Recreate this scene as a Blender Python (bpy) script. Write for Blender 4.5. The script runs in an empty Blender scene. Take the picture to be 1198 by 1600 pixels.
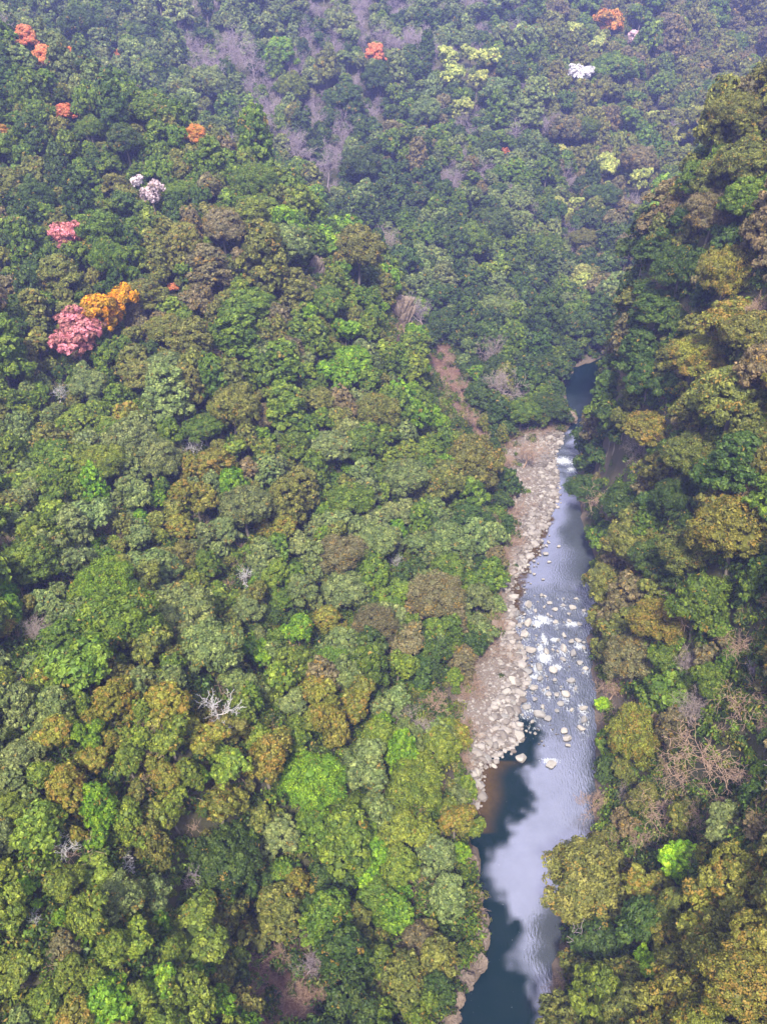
import bpy, math, random
import numpy as np
from math import radians, sin, cos, pi

random.seed(7); rng = np.random.default_rng(7)
scene = bpy.context.scene
COL = scene.collection

# ------------------------------------------------------------------ camera, sky, sun, exposure
CAM_H, PITCH, FPX = 142.0, radians(33.0), 1250.0        # FPX: focal length in pixels of the 1198x1600 photograph
cam_data = bpy.data.cameras.new("camera"); cam = bpy.data.objects.new("camera", cam_data); COL.objects.link(cam)
cam.location = (0, 0, CAM_H); cam.rotation_euler = (pi / 2 - PITCH, 0, 0)
cam_data.sensor_fit = 'VERTICAL'; cam_data.sensor_height = 36.0; cam_data.lens = 36.0 * FPX / 1600.0
cam_data.clip_start = 0.5; cam_data.clip_end = 5000
scene.camera = cam

SUN_EL, SUN_AZ = radians(50), radians(190)              # soft sun, behind and to the right
world = bpy.data.worlds.new("World"); scene.world = world; world.use_nodes = True
wn, wl = world.node_tree.nodes, world.node_tree.links
wn.clear()
wo = wn.new('ShaderNodeOutputWorld'); bg = wn.new('ShaderNodeBackground')
sky = wn.new('ShaderNodeTexSky'); sky.sky_type = 'NISHITA'; sky.sun_disc = False
sky.sun_elevation = SUN_EL; sky.sun_rotation = SUN_AZ; sky.air_density = 1.0; sky.dust_density = 2.0
tc = wn.new('ShaderNodeTexCoord'); wm = wn.new('ShaderNodeMapping'); wm.inputs['Scale'].default_value = (1, 1, 2.5)
wnz = wn.new('ShaderNodeTexNoise'); wnz.inputs['Scale'].default_value = 2.2; wnz.inputs['Detail'].default_value = 6
wr = wn.new('ShaderNodeValToRGB'); wr.color_ramp.elements[0].position = .35; wr.color_ramp.elements[1].position = .7
wr.color_ramp.elements[0].color = (5.6, 5.7, 6.2, 1); wr.color_ramp.elements[1].color = (9.0, 9.1, 9.4, 1)
wmx = wn.new('ShaderNodeMixRGB'); wmx.inputs[0].default_value = 0.88
wl.new(tc.outputs['Generated'], wm.inputs[0]); wl.new(wm.outputs[0], wnz.inputs['Vector']); wl.new(wnz.outputs[0], wr.inputs[0])
wl.new(sky.outputs[0], wmx.inputs[1]); wl.new(wr.outputs[0], wmx.inputs[2])
wl.new(wmx.outputs[0], bg.inputs[0]); bg.inputs[1].default_value = 0.125
wl.new(bg.outputs[0], wo.inputs[0])

sun_data = bpy.data.lights.new("sun", 'SUN'); sun_data.energy = 4.7; sun_data.angle = radians(7); sun_data.color = (1, .93, .78)
sun = bpy.data.objects.new("sun", sun_data); COL.objects.link(sun); sun.location = (0, 0, 300)
# Blender's sky rotation runs clockwise from +Y when seen from above
sd = (sin(SUN_AZ) * cos(SUN_EL), cos(SUN_AZ) * cos(SUN_EL), sin(SUN_EL))
from mathutils import Vector, Matrix, noise as mnoise
sun.rotation_euler = Vector(sd).to_track_quat('Z', 'Y').to_euler()

scene.view_settings.view_transform = 'Standard'; scene.view_settings.look = 'None'
scene.view_settings.gamma = 1; scene.view_settings.exposure = 1.22
scene.cycles.volume_step_rate = 1.0; scene.cycles.volume_max_steps = 64
scene.cycles.max_bounces = 6; scene.cycles.diffuse_bounces = 3; scene.cycles.glossy_bounces = 2
scene.cycles.transmission_bounces = 2; scene.cycles.volume_bounces = 1; scene.cycles.transparent_max_bounces = 6
scene.cycles.use_denoising = True

# ------------------------------------------------------------------ pixel <-> world helpers (survey of the photograph)
cP, sP = cos(PITCH), sin(PITCH)
def ray(u, v):
    a = (u - 599) / FPX; b = (800 - v) / FPX
    return np.array([a, cP + b * sP, -sP + b * cP])
def pix(x, y, z):
    dy, dz = y, z - CAM_H
    f = dy * cP - dz * sP; up = dy * sP + dz * cP
    return 599 + FPX * x / f, 800 - FPX * up / f, f
def on_z0(u, v, z=0.0):
    r = ray(u, v); d = (z - CAM_H) / r[2]
    return r[0] * d, r[1] * d

# ------------------------------------------------------------------ terrain
LEFT_PX = [(640,1760),(672,1680),(710,1600),(717,1560),(737,1545),(765,1470),(760,1440),(742,1390),(755,1345),(735,1310),(738,1275),(752,1240),
           (750,1205),(770,1178),(800,1168),(812,1148),(802,1125),(815,1090),(822,1035),(802,990),(796,960),(792,925),(815,880),(835,850),
           (855,805),(870,785),(867,730),(865,705),(880,680),(900,654),(886,640),(880,590),(896,574),(925,566),(945,556),(960,553)]
RIGHT_PX = [(830,1760),(840,1680),(855,1600),(868,1500),(900,1400),(922,1300),(928,1230),(930,1130),(925,1060),(918,1000),(928,950),(934,910),
            (930,880),(912,830),(903,780),(900,730),(912,690),(945,650),(947,610),(957,585),(975,560)]
LW = np.array([on_z0(*p) for p in LEFT_PX]); RW = np.array([on_z0(*p) for p in RIGHT_PX])
POLY = np.vstack([LW, RW[::-1]])
def seg_dist(px, py, pts, closed=False):
    d = np.full(px.shape, 1e9); n = len(pts)
    for i in range(n if closed else n - 1):
        ax, ay = pts[i]; bx, by = pts[(i + 1) % n]
        vx, vy = bx - ax, by - ay; L = vx * vx + vy * vy + 1e-9
        t = np.clip(((px - ax) * vx + (py - ay) * vy) / L, 0, 1)
        d = np.minimum(d, np.hypot(px - ax - t * vx, py - ay - t * vy))
    return d
def inside(px, py, poly):
    c = np.zeros(px.shape, bool); n = len(poly)
    for i in range(n):
        ax, ay = poly[i]; bx, by = poly[(i + 1) % n]
        if ay == by: continue
        c ^= ((ay > py) != (by > py)) & (px < (bx - ax) * (py - ay) / (by - ay) + ax)
    return c

# (u, v, depth, canopy height to take off)
CT = [
 # near left ridge, below the photographer
 (0,1600,95,6),(0,1300,106,6),(150,1450,102,6),(300,1600,108,6),(0,1130,122,6),(150,1100,127,6),(300,1110,133,6),(230,1250,120,6),
 (330,1230,126,6),(450,1160,142,6),(600,1180,150,7),(520,1300,142,9),(650,1300,145,9),(600,1430,139,9),(690,1440,140,6),(700,1210,156,4),
 (350,1480,128,4),(250,1380,118,5),
 # gully bottom left
 (430,1500,137,0),(400,1450,137,1),(480,1590,128,0),(370,1380,136,6),(560,1590,128,3),(640,1590,128,5),
 # main left slope
 (0,1000,140,7),(150,1000,150,7),(300,1000,162,7),(450,1000,176,7),(600,1000,186,7),(680,1030,188,4),
 (0,850,164,8),(300,850,187,8),(600,850,215,8),(700,850,225,8),(740,920,215,6),
 (0,700,192,8),(150,700,203,8),(300,700,215,8),(450,700,228,8),(600,700,240,8),(700,760,246,8),
 (0,550,222,8),(300,550,242,8),(500,550,258,8),(0,400,255,8),(200,400,262,8),(400,400,275,8),(0,200,300,8),(150,250,295,8),
 # crest of that slope
 (780,790,262,7),(720,700,268,8),(640,580,275,8),(560,440,284,8),(480,345,292,8),(300,212,312,8),(150,118,332,8),(0,38,352,8),
 # gully with the brown scar behind it
 (690,600,345,0),(745,665,303,0),(700,545,362,1),(630,480,385,4),(560,390,412,8),(480,290,438,8),(380,220,445,8),
 # second spur and the far hillside
 (800,600,338,6),(860,600,345,7),(790,660,303,3),(800,480,392,8),(720,420,402,8),(660,330,425,8),(850,350,450,8),(940,480,400,6),(900,520,380,7),
 (600,200,480,8),(600,50,550,8),(600,-60,600,8),(750,250,470,8),(800,100,545,8),(900,200,530,8),(900,50,600,8),(900,-60,640,8),(900,-140,700,0),(1050,-140,720,0),
 (1020,250,520,8),(960,370,460,5),(1198,100,590,8),(1198,-60,630,8),(1080,60,600,8),(300,110,490,8),(300,-50,540,8),(450,120,500,8),(0,-20,490,8),(0,-90,520,8),
 (1400,-60,640,8),(-300,-60,490,8),(600,-160,680,0),(1198,-160,700,0),(0,-180,620,0),
 # right gorge wall
 (1198,150,205,8),(1130,190,212,8),(1060,280,222,8),(1020,350,230,8),(985,440,240,8),(955,520,252,8),(922,610,268,8),(895,690,264,7),(915,770,240,6),
 (1198,350,185,8),(1100,450,205,8),(1198,600,165,8),(1100,650,187,8),(1020,700,208,8),(1198,850,150,8),(1100,870,166,8),(1010,850,190,8),
 (1198,1050,132,8),(1090,1080,152,7),(1000,1030,176,7),(950,950,198,6),(1000,1180,158,7),(1198,1250,118,7),(1100,1280,138,6),(980,1300,146,6),
 (1198,1420,104,8),(1100,1450,116,8),(1000,1480,124,8),(890,1400,140,8),(1198,1600,92,8),(1000,1600,106,8),(920,1560,118,7),
]
pts = []
for u, v, d, c in CT:
    r = ray(u, v); pts.append((r[0] * d, r[1] * d, max(CAM_H + r[2] * d - c, 0.6)))
# the hidden far side of the two crests falls away
for u, v, d, c in [(780,790,262,7),(720,700,268,8),(640,580,275,8),(560,440,284,8),(480,345,292,8),(300,212,312,8),(150,118,332,8),(0,38,352,8)]:
    r = ray(u, v); z = CAM_H + r[2] * d - c
    for s_, dz in ((20, 10), (46, 36)): pts.append((r[0] * d + .6 * s_, r[1] * d + .8 * s_, max(z - dz, 3)))
for u, v, d, c in [(1198,150,205,8),(1130,190,212,8),(1060,280,222,8),(1020,350,230,8),(985,440,240,8),(955,520,252,8)]:
    r = ray(u, v); z = CAM_H + r[2] * d - c; pts.append((r[0] * d + 14, r[1] * d + 40, max(z - 26, 6)))
# ground outside the picture
pts += [(110,150,120),(140,90,130),(110,40,100),(170,220,165),(190,320,165),(75,10,62),(60,-40,60),(-90,10,62),(-60,-40,40),(-140,90,95),(-190,170,120),
        (-260,300,150),(-300,420,190),(0,-40,3),(10,20,1),(230,420,130),(320,520,150),(-20,20,14),(-170,-30,110),(160,-30,140),(-300,100,170),(300,150,230),
        (-300,700,290),(-100,850,350),(100,860,350),(300,860,340),(190,420,60)]
C = np.array(pts)
def tpsk(r2): return np.where(r2 > 1e-9, r2 * np.log(r2 + 1e-12) * .5, 0)
def tps_fit(P, lam=2.0):
    S = 100.0; X = P[:, :2] / S; n = len(X)
    K = tpsk(((X[:, None] - X[None]) ** 2).sum(-1)) + np.eye(n) * lam * 1e-3
    Q = np.hstack([np.ones((n, 1)), X]); A = np.block([[K, Q], [Q.T, np.zeros((3, 3))]])
    w = np.linalg.solve(A, np.concatenate([P[:, 2], np.zeros(3)])); return S, X, w
TS, TX, TW = tps_fit(C)
def tps(px, py):
    out = np.zeros(px.shape); x = px / TS; y = py / TS
    for i in range(len(TX)):
        out += TW[i] * tpsk((x - TX[i, 0]) ** 2 + (y - TX[i, 1]) ** 2)
    n = len(TX)
    return out + TW[n] + TW[n + 1] * x + TW[n + 2] * y

GX0, GX1, GY0, GY1, GS = -330.0, 330.0, -50.0, 860.0, 2.0
gx = np.arange(GX0, GX1 + .1, GS); gy = np.arange(GY0, GY1 + .1, GS)
XX, YY = np.meshgrid(gx, gy)
ZZ = tps(XX, YY)
def smooth(a, b, x):
    t = np.clip((x - a) / (b - a), 0, 1); return t * t * (3 - 2 * t)
DL = seg_dist(XX, YY, LW); DR = seg_dist(XX, YY, RW); INW = inside(XX, YY, POLY)
DW = np.minimum(DL, DR)
def vnoise(x, y, s, k=0):
    x = x / s + 17.3 * k; y = y / s - 9.1 * k
    xi = np.floor(x); yi = np.floor(y); fx = x - xi; fy = y - yi
    def h(a, b):
        t = np.sin(a * 127.1 + b * 311.7 + k * 74.7) * 43758.5453; return t - np.floor(t)
    fx = fx * fx * (3 - 2 * fx); fy = fy * fy * (3 - 2 * fy)
    return (h(xi, yi) * (1 - fx) + h(xi + 1, yi) * fx) * (1 - fy) + (h(xi, yi + 1) * (1 - fx) + h(xi + 1, yi + 1) * fx) * fy
NZ = (vnoise(XX, YY, 38, 1) - .5) * 9 + (vnoise(XX, YY, 15, 2) - .5) * 4 + (vnoise(XX, YY, 6, 3) - .5) * 1.6
ZZ = np.maximum(np.maximum(ZZ, 1.2) + NZ * smooth(6, 45, DW), 1.4 + DW * .04 + NZ * .12)
bank = 0.25 + DW * 0.22 + (vnoise(XX, YY, 5, 5) - .3) * .8
k = smooth(1, 9, DW)
ZL = bank * (1 - k) + ZZ * k
ZZ = np.where(INW, -np.minimum(0.5 + DW * .45, 3.2), np.maximum(ZL, .12))
def hgt(x, y):
    fx = np.clip((np.asarray(x, float) - GX0) / GS, 0, len(gx) - 1.001); fy = np.clip((np.asarray(y, float) - GY0) / GS, 0, len(gy) - 1.001)
    i = fx.astype(int); j = fy.astype(int); a = fx - i; b = fy - j
    return (ZZ[j, i] * (1 - a) + ZZ[j, i + 1] * a) * (1 - b) + (ZZ[j + 1, i] * (1 - a) + ZZ[j + 1, i + 1] * a) * b
def hit(u, v, up=0.0):
    r = ray(u, v); d = np.arange(60, 1000, 0.5)
    z = CAM_H + r[2] * d; g = hgt(r[0] * d, r[1] * d) + up
    w = np.where(z < g)[0]
    if len(w) == 0: return None
    dd = d[w[0]]; x, y = r[0] * dd, r[1] * dd
    return x, y, float(hgt(x, y)), dd

# ------------------------------------------------------------------ object helpers
def link(o, parent=None):
    COL.objects.link(o)
    if parent is not None: o.parent = parent
    return o
def tag(o, label=None, cat=None, group=None, kind=None):
    if label: o['label'] = label
    if cat: o['category'] = cat
    if group: o['group'] = group
    if kind: o['kind'] = kind
    return o
def mesh_np(name, V, Q, mats=(), fattr=None, T=None, smooth_=False, mi=None):
    """V: n x 3 verts, Q: m x 4 quads, T: k x 3 triangles (after the quads), fattr: dict of per-face floats"""
    m = bpy.data.meshes.new(name)
    Q = np.zeros((0, 4), int) if Q is None else np.asarray(Q); T = np.zeros((0, 3), int) if T is None else np.asarray(T)
    m.vertices.add(len(V)); m.vertices.foreach_set('co', np.asarray(V, np.float32).ravel())
    loops = np.concatenate([Q.ravel(), T.ravel()]).astype(np.int32)
    m.loops.add(len(loops)); m.loops.foreach_set('vertex_index', loops)
    starts = np.concatenate([np.arange(len(Q)) * 4, len(Q) * 4 + np.arange(len(T)) * 3]).astype(np.int32)
    m.polygons.add(len(starts)); m.polygons.foreach_set('loop_start', starts)
    for mt in mats: m.materials.append(mt)
    if mi is not None: m.polygons.foreach_set('material_index', np.asarray(mi, np.int32))
    m.polygons.foreach_set('use_smooth', np.full(len(starts), smooth_))
    m.update(calc_edges=True)
    for k_, a in (fattr or {}).items():
        at = m.attributes.new(k_, 'FLOAT', 'FACE'); at.data.foreach_set('value', np.asarray(a, np.float32))
    return m
def nrm(a): return a / (np.linalg.norm(a, axis=-1, keepdims=True) + 1e-9)

# ------------------------------------------------------------------ materials
def new_mat(name):
    m = bpy.data.materials.new(name); m.use_nodes = True; n = m.node_tree.nodes; n.clear()
    out = n.new('ShaderNodeOutputMaterial'); return m, n, m.node_tree.links, out
def math_(n, l, op, a, b=None, c=None):
    x = n.new('ShaderNodeMath'); x.operation = op
    for i, v in enumerate((a, b, c)):
        if v is None: continue
        if isinstance(v, (int, float)): x.inputs[i].default_value = v
        else: l.new(v, x.inputs[i])
    return x.outputs[0]
def mix_(n, l, f, a, b, mode='MIX'):
    x = n.new('ShaderNodeMixRGB'); x.blend_type = mode
    for i, v in enumerate((f, a, b)):
        if isinstance(v, (int, float)): x.inputs[i].default_value = v
        elif isinstance(v, tuple): x.inputs[i].default_value = (*v, 1)
        else: l.new(v, x.inputs[i])
    return x.outputs[0]
def attr_(n, name, typ='GEOMETRY'):
    x = n.new('ShaderNodeAttribute'); x.attribute_type = typ; x.attribute_name = name; return x
def noise_(n, l, scale, detail=4, coord='Object', rough=.55):
    t = n.new('ShaderNodeTexCoord'); x = n.new('ShaderNodeTexNoise'); x.inputs['Scale'].default_value = scale
    x.inputs['Detail'].default_value = detail; x.inputs['Roughness'].default_value = rough; l.new(t.outputs[coord], x.inputs['Vector']); return x.outputs[0]

BLOOM = (0.31, 0.19, 0.03)
def leaf_mat(name, instanced):
    """leaf colour comes from the tree (object colour, or the instance's tint); alpha / bloom = share of shoots in orange flush"""
    m, n, l, out = new_mat(name)
    if instanced:
        a = attr_(n, 'tint', 'INSTANCER'); tint = a.outputs['Color']; bloom = attr_(n, 'bloom', 'INSTANCER').outputs['Fac']
    else:
        o = n.new('ShaderNodeObjectInfo'); tint = o.outputs['Color']; bloom = o.outputs['Alpha']
    lf = attr_(n, 'leaf').outputs['Fac']; tf = attr_(n, 'tuft').outputs['Fac']
    # shoots of each tuft differ a little in hue and value, single leaves too
    k1 = math_(n, l, 'MULTIPLY_ADD', tf, .95, .50); k2 = math_(n, l, 'MULTIPLY_ADD', lf, .9, .55); k = math_(n, l, 'MULTIPLY', k1, k2)
    hs = n.new('ShaderNodeHueSaturation'); l.new(tint, hs.inputs['Color'])
    l.new(math_(n, l, 'MULTIPLY_ADD', tf, -.05, .525), hs.inputs['Hue']); l.new(k, hs.inputs['Value']); hs.inputs['Saturation'].default_value = 1.02
    fl = math_(n, l, 'GREATER_THAN', math_(n, l, 'ADD', bloom, math_(n, l, 'MULTIPLY', math_(n, l, 'SUBTRACT', lf, .5), .35)), tf)
    col = mix_(n, l, math_(n, l, 'MULTIPLY', fl, .75), hs.outputs[0], BLOOM)
    p = n.new('ShaderNodeBsdfPrincipled'); l.new(col, p.inputs['Base Color']); p.inputs['Roughness'].default_value = .55
    p.inputs['Specular IOR Level'].default_value = .3
    t = n.new('ShaderNodeBsdfTranslucent'); l.new(mix_(n, l, 1.0, col, (1.0, 1.15, .5), 'MULTIPLY'), t.inputs[0])
    s = n.new('ShaderNodeMixShader'); s.inputs[0].default_value = .15
    l.new(p.outputs[0], s.inputs[1]); l.new(t.outputs[0], s.inputs[2]); l.new(s.outputs[0], out.inputs[0]); return m
M_LEAF = leaf_mat('leaves', False); M_LEAF_I = leaf_mat('leaves_wood', True)

def bark_mat(name, c1, c2, sc=3.0):
    m, n, l, out = new_mat(name)
    c = mix_(n, l, noise_(n, l, sc), c1, c2)
    p = n.new('ShaderNodeBsdfPrincipled'); l.new(c, p.inputs['Base Color']); p.inputs['Roughness'].default_value = .85
    l.new(p.outputs[0], out.inputs[0]); return m
M_BARK = bark_mat('bark', (.10, .08, .06), (.22, .19, .16))
M_BARE = bark_mat('bare_bark', (.26, .20, .18), (.40, .33, .31))
M_BARE_P = bark_mat('bare_bark_mauve', (.26, .20, .23), (.38, .31, .34))
M_BARE_T = bark_mat('bare_bark_tan', (.30, .19, .14), (.44, .31, .22))
M_DEAD = bark_mat('dead_wood', (.36, .335, .34), (.62, .59, .60))

def rock_mat(name, c1, c2, c3, scale=.35, bump=.5, wet=False):
    m, n, l, out = new_mat(name)
    a = noise_(n, l, scale, 8, rough=.65); b = noise_(n, l, scale * 7, 6, rough=.7)
    oi = n.new('ShaderNodeObjectInfo')
    c = mix_(n, l, a, c1, c2); r = n.new('ShaderNodeValToRGB'); r.color_ramp.elements[0].position = .52; r.color_ramp.elements[1].position = .68
    l.new(b, r.inputs[0]); c = mix_(n, l, math_(n, l, 'MULTIPLY', r.outputs[0], .55), c, c3)
    c = mix_(n, l, 1.0, c, mix_(n, l, oi.outputs['Random'], (.72, .72, .74), (1.15, 1.1, 1.05)), 'MULTIPLY')
    if wet:                                                # stone stained dark up to the splash line
        gp = n.new('ShaderNodeNewGeometry'); sx = n.new('ShaderNodeSeparateXYZ'); l.new(gp.outputs['Position'], sx.inputs[0])
        w_ = math_(n, l, 'LESS_THAN', sx.outputs[2], math_(n, l, 'MULTIPLY', a, .42)); c = mix_(n, l, w_, c, (.055, .045, .038))
    p = n.new('ShaderNodeBsdfPrincipled'); l.new(c, p.inputs['Base Color']); p.inputs['Roughness'].default_value = .8
    bp = n.new('ShaderNodeBump'); bp.inputs['Strength'].default_value = bump; bp.inputs['Distance'].default_value = .3
    l.new(b, bp.inputs['Height']); l.new(bp.outputs[0], p.inputs['Normal']); l.new(p.outputs[0], out.inputs[0]); return m
M_ROCK = rock_mat('boulder_stone', (.24, .225, .215), (.44, .415, .39), (.14, .12, .105), .9, .7, True)
M_CLIFF = rock_mat('cliff_stone', (.12, .09, .075), (.27, .215, .175), (.05, .038, .03), .3, .9)

def ground_mat():
    m, n, l, out = new_mat('forest_floor')
    g = attr_(n, 'gravel').outputs['Fac']; s = attr_(n, 'scar').outputs['Fac']; bk = attr_(n, 'bank').outputs['Fac']; bd = attr_(n, 'bed').outputs['Fac']
    n1 = noise_(n, l, .12, 6); n2 = noise_(n, l, 1.3, 8, rough=.7); n3 = noise_(n, l, .5, 6)
    litter = mix_(n, l, noise_(n, l, 3.5, 8, rough=.8), (.012, .009, .006), (.14, .09, .05)); litter = mix_(n, l, math_(n, l, 'MULTIPLY', n1, .9), litter, (.035, .06, .018))
    scar = mix_(n, l, mix_(n, l, .5, n2, n3), (.045, .022, .016), (.22, .115, .085))
    grav = mix_(n, l, n2, (.09, .072, .062), (.27, .225, .20)); grav = mix_(n, l, math_(n, l, 'MULTIPLY', n3, .5), grav, (.14, .09, .065))
    rock = mix_(n, l, n2, (.05, .038, .028), (.20, .15, .12))
    bed = mix_(n, l, n2, (.05, .03, .012), (.13, .085, .04))
    c = mix_(n, l, s, litter, scar); c = mix_(n, l, bk, c, rock); c = mix_(n, l, g, c, grav); c = mix_(n, l, bd, c, bed)
    p = n.new('ShaderNodeBsdfPrincipled'); l.new(c, p.inputs['Base Color']); p.inputs['Roughness'].default_value = .95
    bp = n.new('ShaderNodeBump'); bp.inputs['Strength'].default_value = .8; bp.inputs['Distance'].default_value = .5
    l.new(n2, bp.inputs['Height']); l.new(bp.outputs[0], p.inputs['Normal']); l.new(p.outputs[0], out.inputs[0]); return m
M_GROUND = ground_mat()

# ------------------------------------------------------------------ ground
def wpoly(px, z=0.0): return np.array([on_z0(u, v, z) for u, v in px])
GRAVEL = wpoly([(738,1262),(722,1215),(716,1150),(712,1090),(735,1045),(765,1000),(780,950),(788,880),(792,820),(793,760),(785,710),(810,682),(865,675)], .8)
_i0 = 11
GRAVEL_POLY = np.vstack([GRAVEL, LW[_i0:35][::-1]]) if False else np.vstack([GRAVEL, np.array([on_z0(*p) for p in LEFT_PX[::-1] if 675 < p[1] < 1262])])
def hpoly(px):
    o = []
    for u, v in px:
        h_ = hit(u, v); o.append((h_[0], h_[1]))
    return np.array(o)
SCARS = [hpoly([(676,552),(700,540),(722,580),(738,640),(760,685),(742,690),(706,640),(684,600)]),
         hpoly([(375,1500),(405,1470),(440,1480),(475,1535),(540,1580),(540,1660),(400,1660)]),
         hpoly([(600,480),(640,470),(650,520),(620,540)])]
def soft_in(poly, x, y, w):
    d = seg_dist(x, y, poly, True); return np.where(inside(x, y, poly), 1, 1 - np.clip(d / w, 0, 1))
AG = soft_in(GRAVEL_POLY, XX, YY, 2.5)
ASC = np.maximum.reduce([soft_in(p, XX, YY, 3.0) for p in SCARS])
ABK = smooth(9, 3, DW) * (vnoise(XX, YY, 4, 7) > .25)
ABD = INW | (ZZ < .18)
ZZ = np.where((AG > .5) & (~INW), np.minimum(ZZ, .25 + DW * .10 + vnoise(XX, YY, 3, 4) * .5), ZZ)
ny, nx = XX.shape
idx = np.arange(ny * nx).reshape(ny, nx)
F = np.stack([idx[:-1, :-1], idx[:-1, 1:], idx[1:, 1:], idx[1:, :-1]], -1).reshape(-1, 4)
gm = mesh_np('ground', np.stack([XX, YY, ZZ], -1).reshape(-1, 3), F, [M_GROUND], smooth_=True)
for nm, a in (('gravel', AG), ('scar', ASC), ('bank', ABK), ('bed', ABD)):
    at = gm.attributes.new(nm, 'FLOAT', 'POINT'); at.data.foreach_set('value', a.astype(np.float32).ravel())
ground = link(bpy.data.objects.new('ground', gm)); tag(ground, kind='structure')
# outer land so that the hills go on past the surveyed part
def outer():
    V = []; Q = []
    ring = [(x, GY0) for x in np.arange(GX0, GX1, 20)] + [(GX1, y) for y in np.arange(GY0, GY1, 20)] + [(x, GY1) for x in np.arange(GX1, GX0, -20)] + [(GX0, y) for y in np.arange(GY1, GY0, -20)]
    n_ = len(ring)
    for k_, rr in enumerate((0, 150, 500, 1200)):
        for x, y in ring:
            dx, dy = x, y - 300; L = math.hypot(dx, dy); z = float(hgt(x, y))
            V.append((x + dx / L * rr, y + dy / L * rr, z - (.0 if k_ == 0 else rr * .12)))
    for k_ in range(3):
        for i in range(n_):
            j = (i + 1) % n_; Q.append((k_ * n_ + i, (k_ + 1) * n_ + i, (k_ + 1) * n_ + j, k_ * n_ + j))
    o = link(bpy.data.objects.new('hills', mesh_np('hills', V, Q, [M_GROUND], smooth_=True))); tag(o, kind='structure')
outer()

# ------------------------------------------------------------------ river
WS = .6
wx = np.arange(POLY[:, 0].min() - 4, POLY[:, 0].max() + 4, WS); wy = np.arange(POLY[:, 1].min() - 4, POLY[:, 1].max() + 4, WS)
WX, WY = np.meshgrid(wx, wy)
win = inside(WX, WY, POLY) | (np.minimum(seg_dist(WX, WY, LW), seg_dist(WX, WY, RW)) < 2.2)
DARK_REFL = wpoly([(690,1760),(690,1600),(700,1480),(700,1380),(700,1250),(745,1180),(800,1150),(812,1120),(836,1122),(840,1150),(838,1185),(824,1212),(829,1235),(826,1262),(803,1283),(786,1315),(768,1340),
              (766,1368),(786,1400),(792,1425),(812,1440),(818,1470),(810,1500),(835,1530),(842,1600),(860,1760)])  # outline of a dark slope reflection, painted into the water colour
SHORE = wpoly([(785,985),(785,880),(830,810),(850,800),(862,812),(838,860),(822,880),(812,915),(806,965)])
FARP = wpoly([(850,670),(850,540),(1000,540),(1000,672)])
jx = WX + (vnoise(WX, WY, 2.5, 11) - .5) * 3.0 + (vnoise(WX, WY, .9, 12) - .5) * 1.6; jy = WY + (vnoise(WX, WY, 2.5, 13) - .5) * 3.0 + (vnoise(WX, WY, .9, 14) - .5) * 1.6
_e = soft_in(DARK_REFL, jx, jy, 1.2); _d = seg_dist(WX, WY, DARK_REFL, True) * np.where(inside(WX, WY, DARK_REFL), 1, -1)
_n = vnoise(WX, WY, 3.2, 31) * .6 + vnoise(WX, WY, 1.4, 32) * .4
wrefl_deep = np.maximum(smooth(-.5, .6, _d * .34 + (_n - .5) * 1.7 + .1), soft_in(FARP, WX, WY, 1.5) )  # painted reflection with a ragged noise edge, plus the far pool's dark water
wamber = np.maximum(soft_in(SHORE, jx, jy, 1.2), smooth(6, 1.0, seg_dist(WX, WY, LW)) * ((WY > 100) & (WY < 118)))
RAP = wpoly([(800,935),(930,925),(935,1125),(830,1130),(805,1030)])
RAP2 = wpoly([(868,705),(925,690),(925,745),(868,745)])
wrap = np.maximum(soft_in(RAP, WX, WY, 6), soft_in(RAP2, WX, WY, 3))
foam_px = [(848,968,14,9),(838,975,8,8),(850,1028,13,11),(843,1012,6,12),(893,975,14,5),(870,1042,10,5),(905,1010,10,5),(835,1058,8,5),(860,1190,14,5),(880,720,20,10),(850,1000,5,14),(893,735,8,8),(822,1060,6,4),(868,1000,10,4)]
wfoam = np.zeros(WX.shape)
for u, v, a, b in foam_px:
    x0, y0 = on_z0(u, v); s_ = math.hypot(x0, y0, CAM_H) / FPX
    wfoam = np.maximum(wfoam, np.exp(-(((WX - x0) / (a * s_)) ** 2 + ((WY - y0) / (b * s_ * 1.4)) ** 2)))
WZ = np.zeros(WX.shape) + wrap * ((vnoise(WX, WY, 1.8, 21) - .5) * .35 + (vnoise(WX, WY, .8, 22) - .5) * .14)
nyw, nxw = WX.shape; idw = np.arange(nyw * nxw).reshape(nyw, nxw)
ok = win[:-1, :-1] & win[1:, 1:] & win[:-1, 1:] & win[1:, :-1]
FW = np.stack([idw[:-1, :-1][ok], idw[:-1, 1:][ok], idw[1:, 1:][ok], idw[1:, :-1][ok]], -1)
used = np.unique(FW); remap = np.full(nyw * nxw, -1); remap[used] = np.arange(len(used)); FW = remap[FW]
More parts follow.
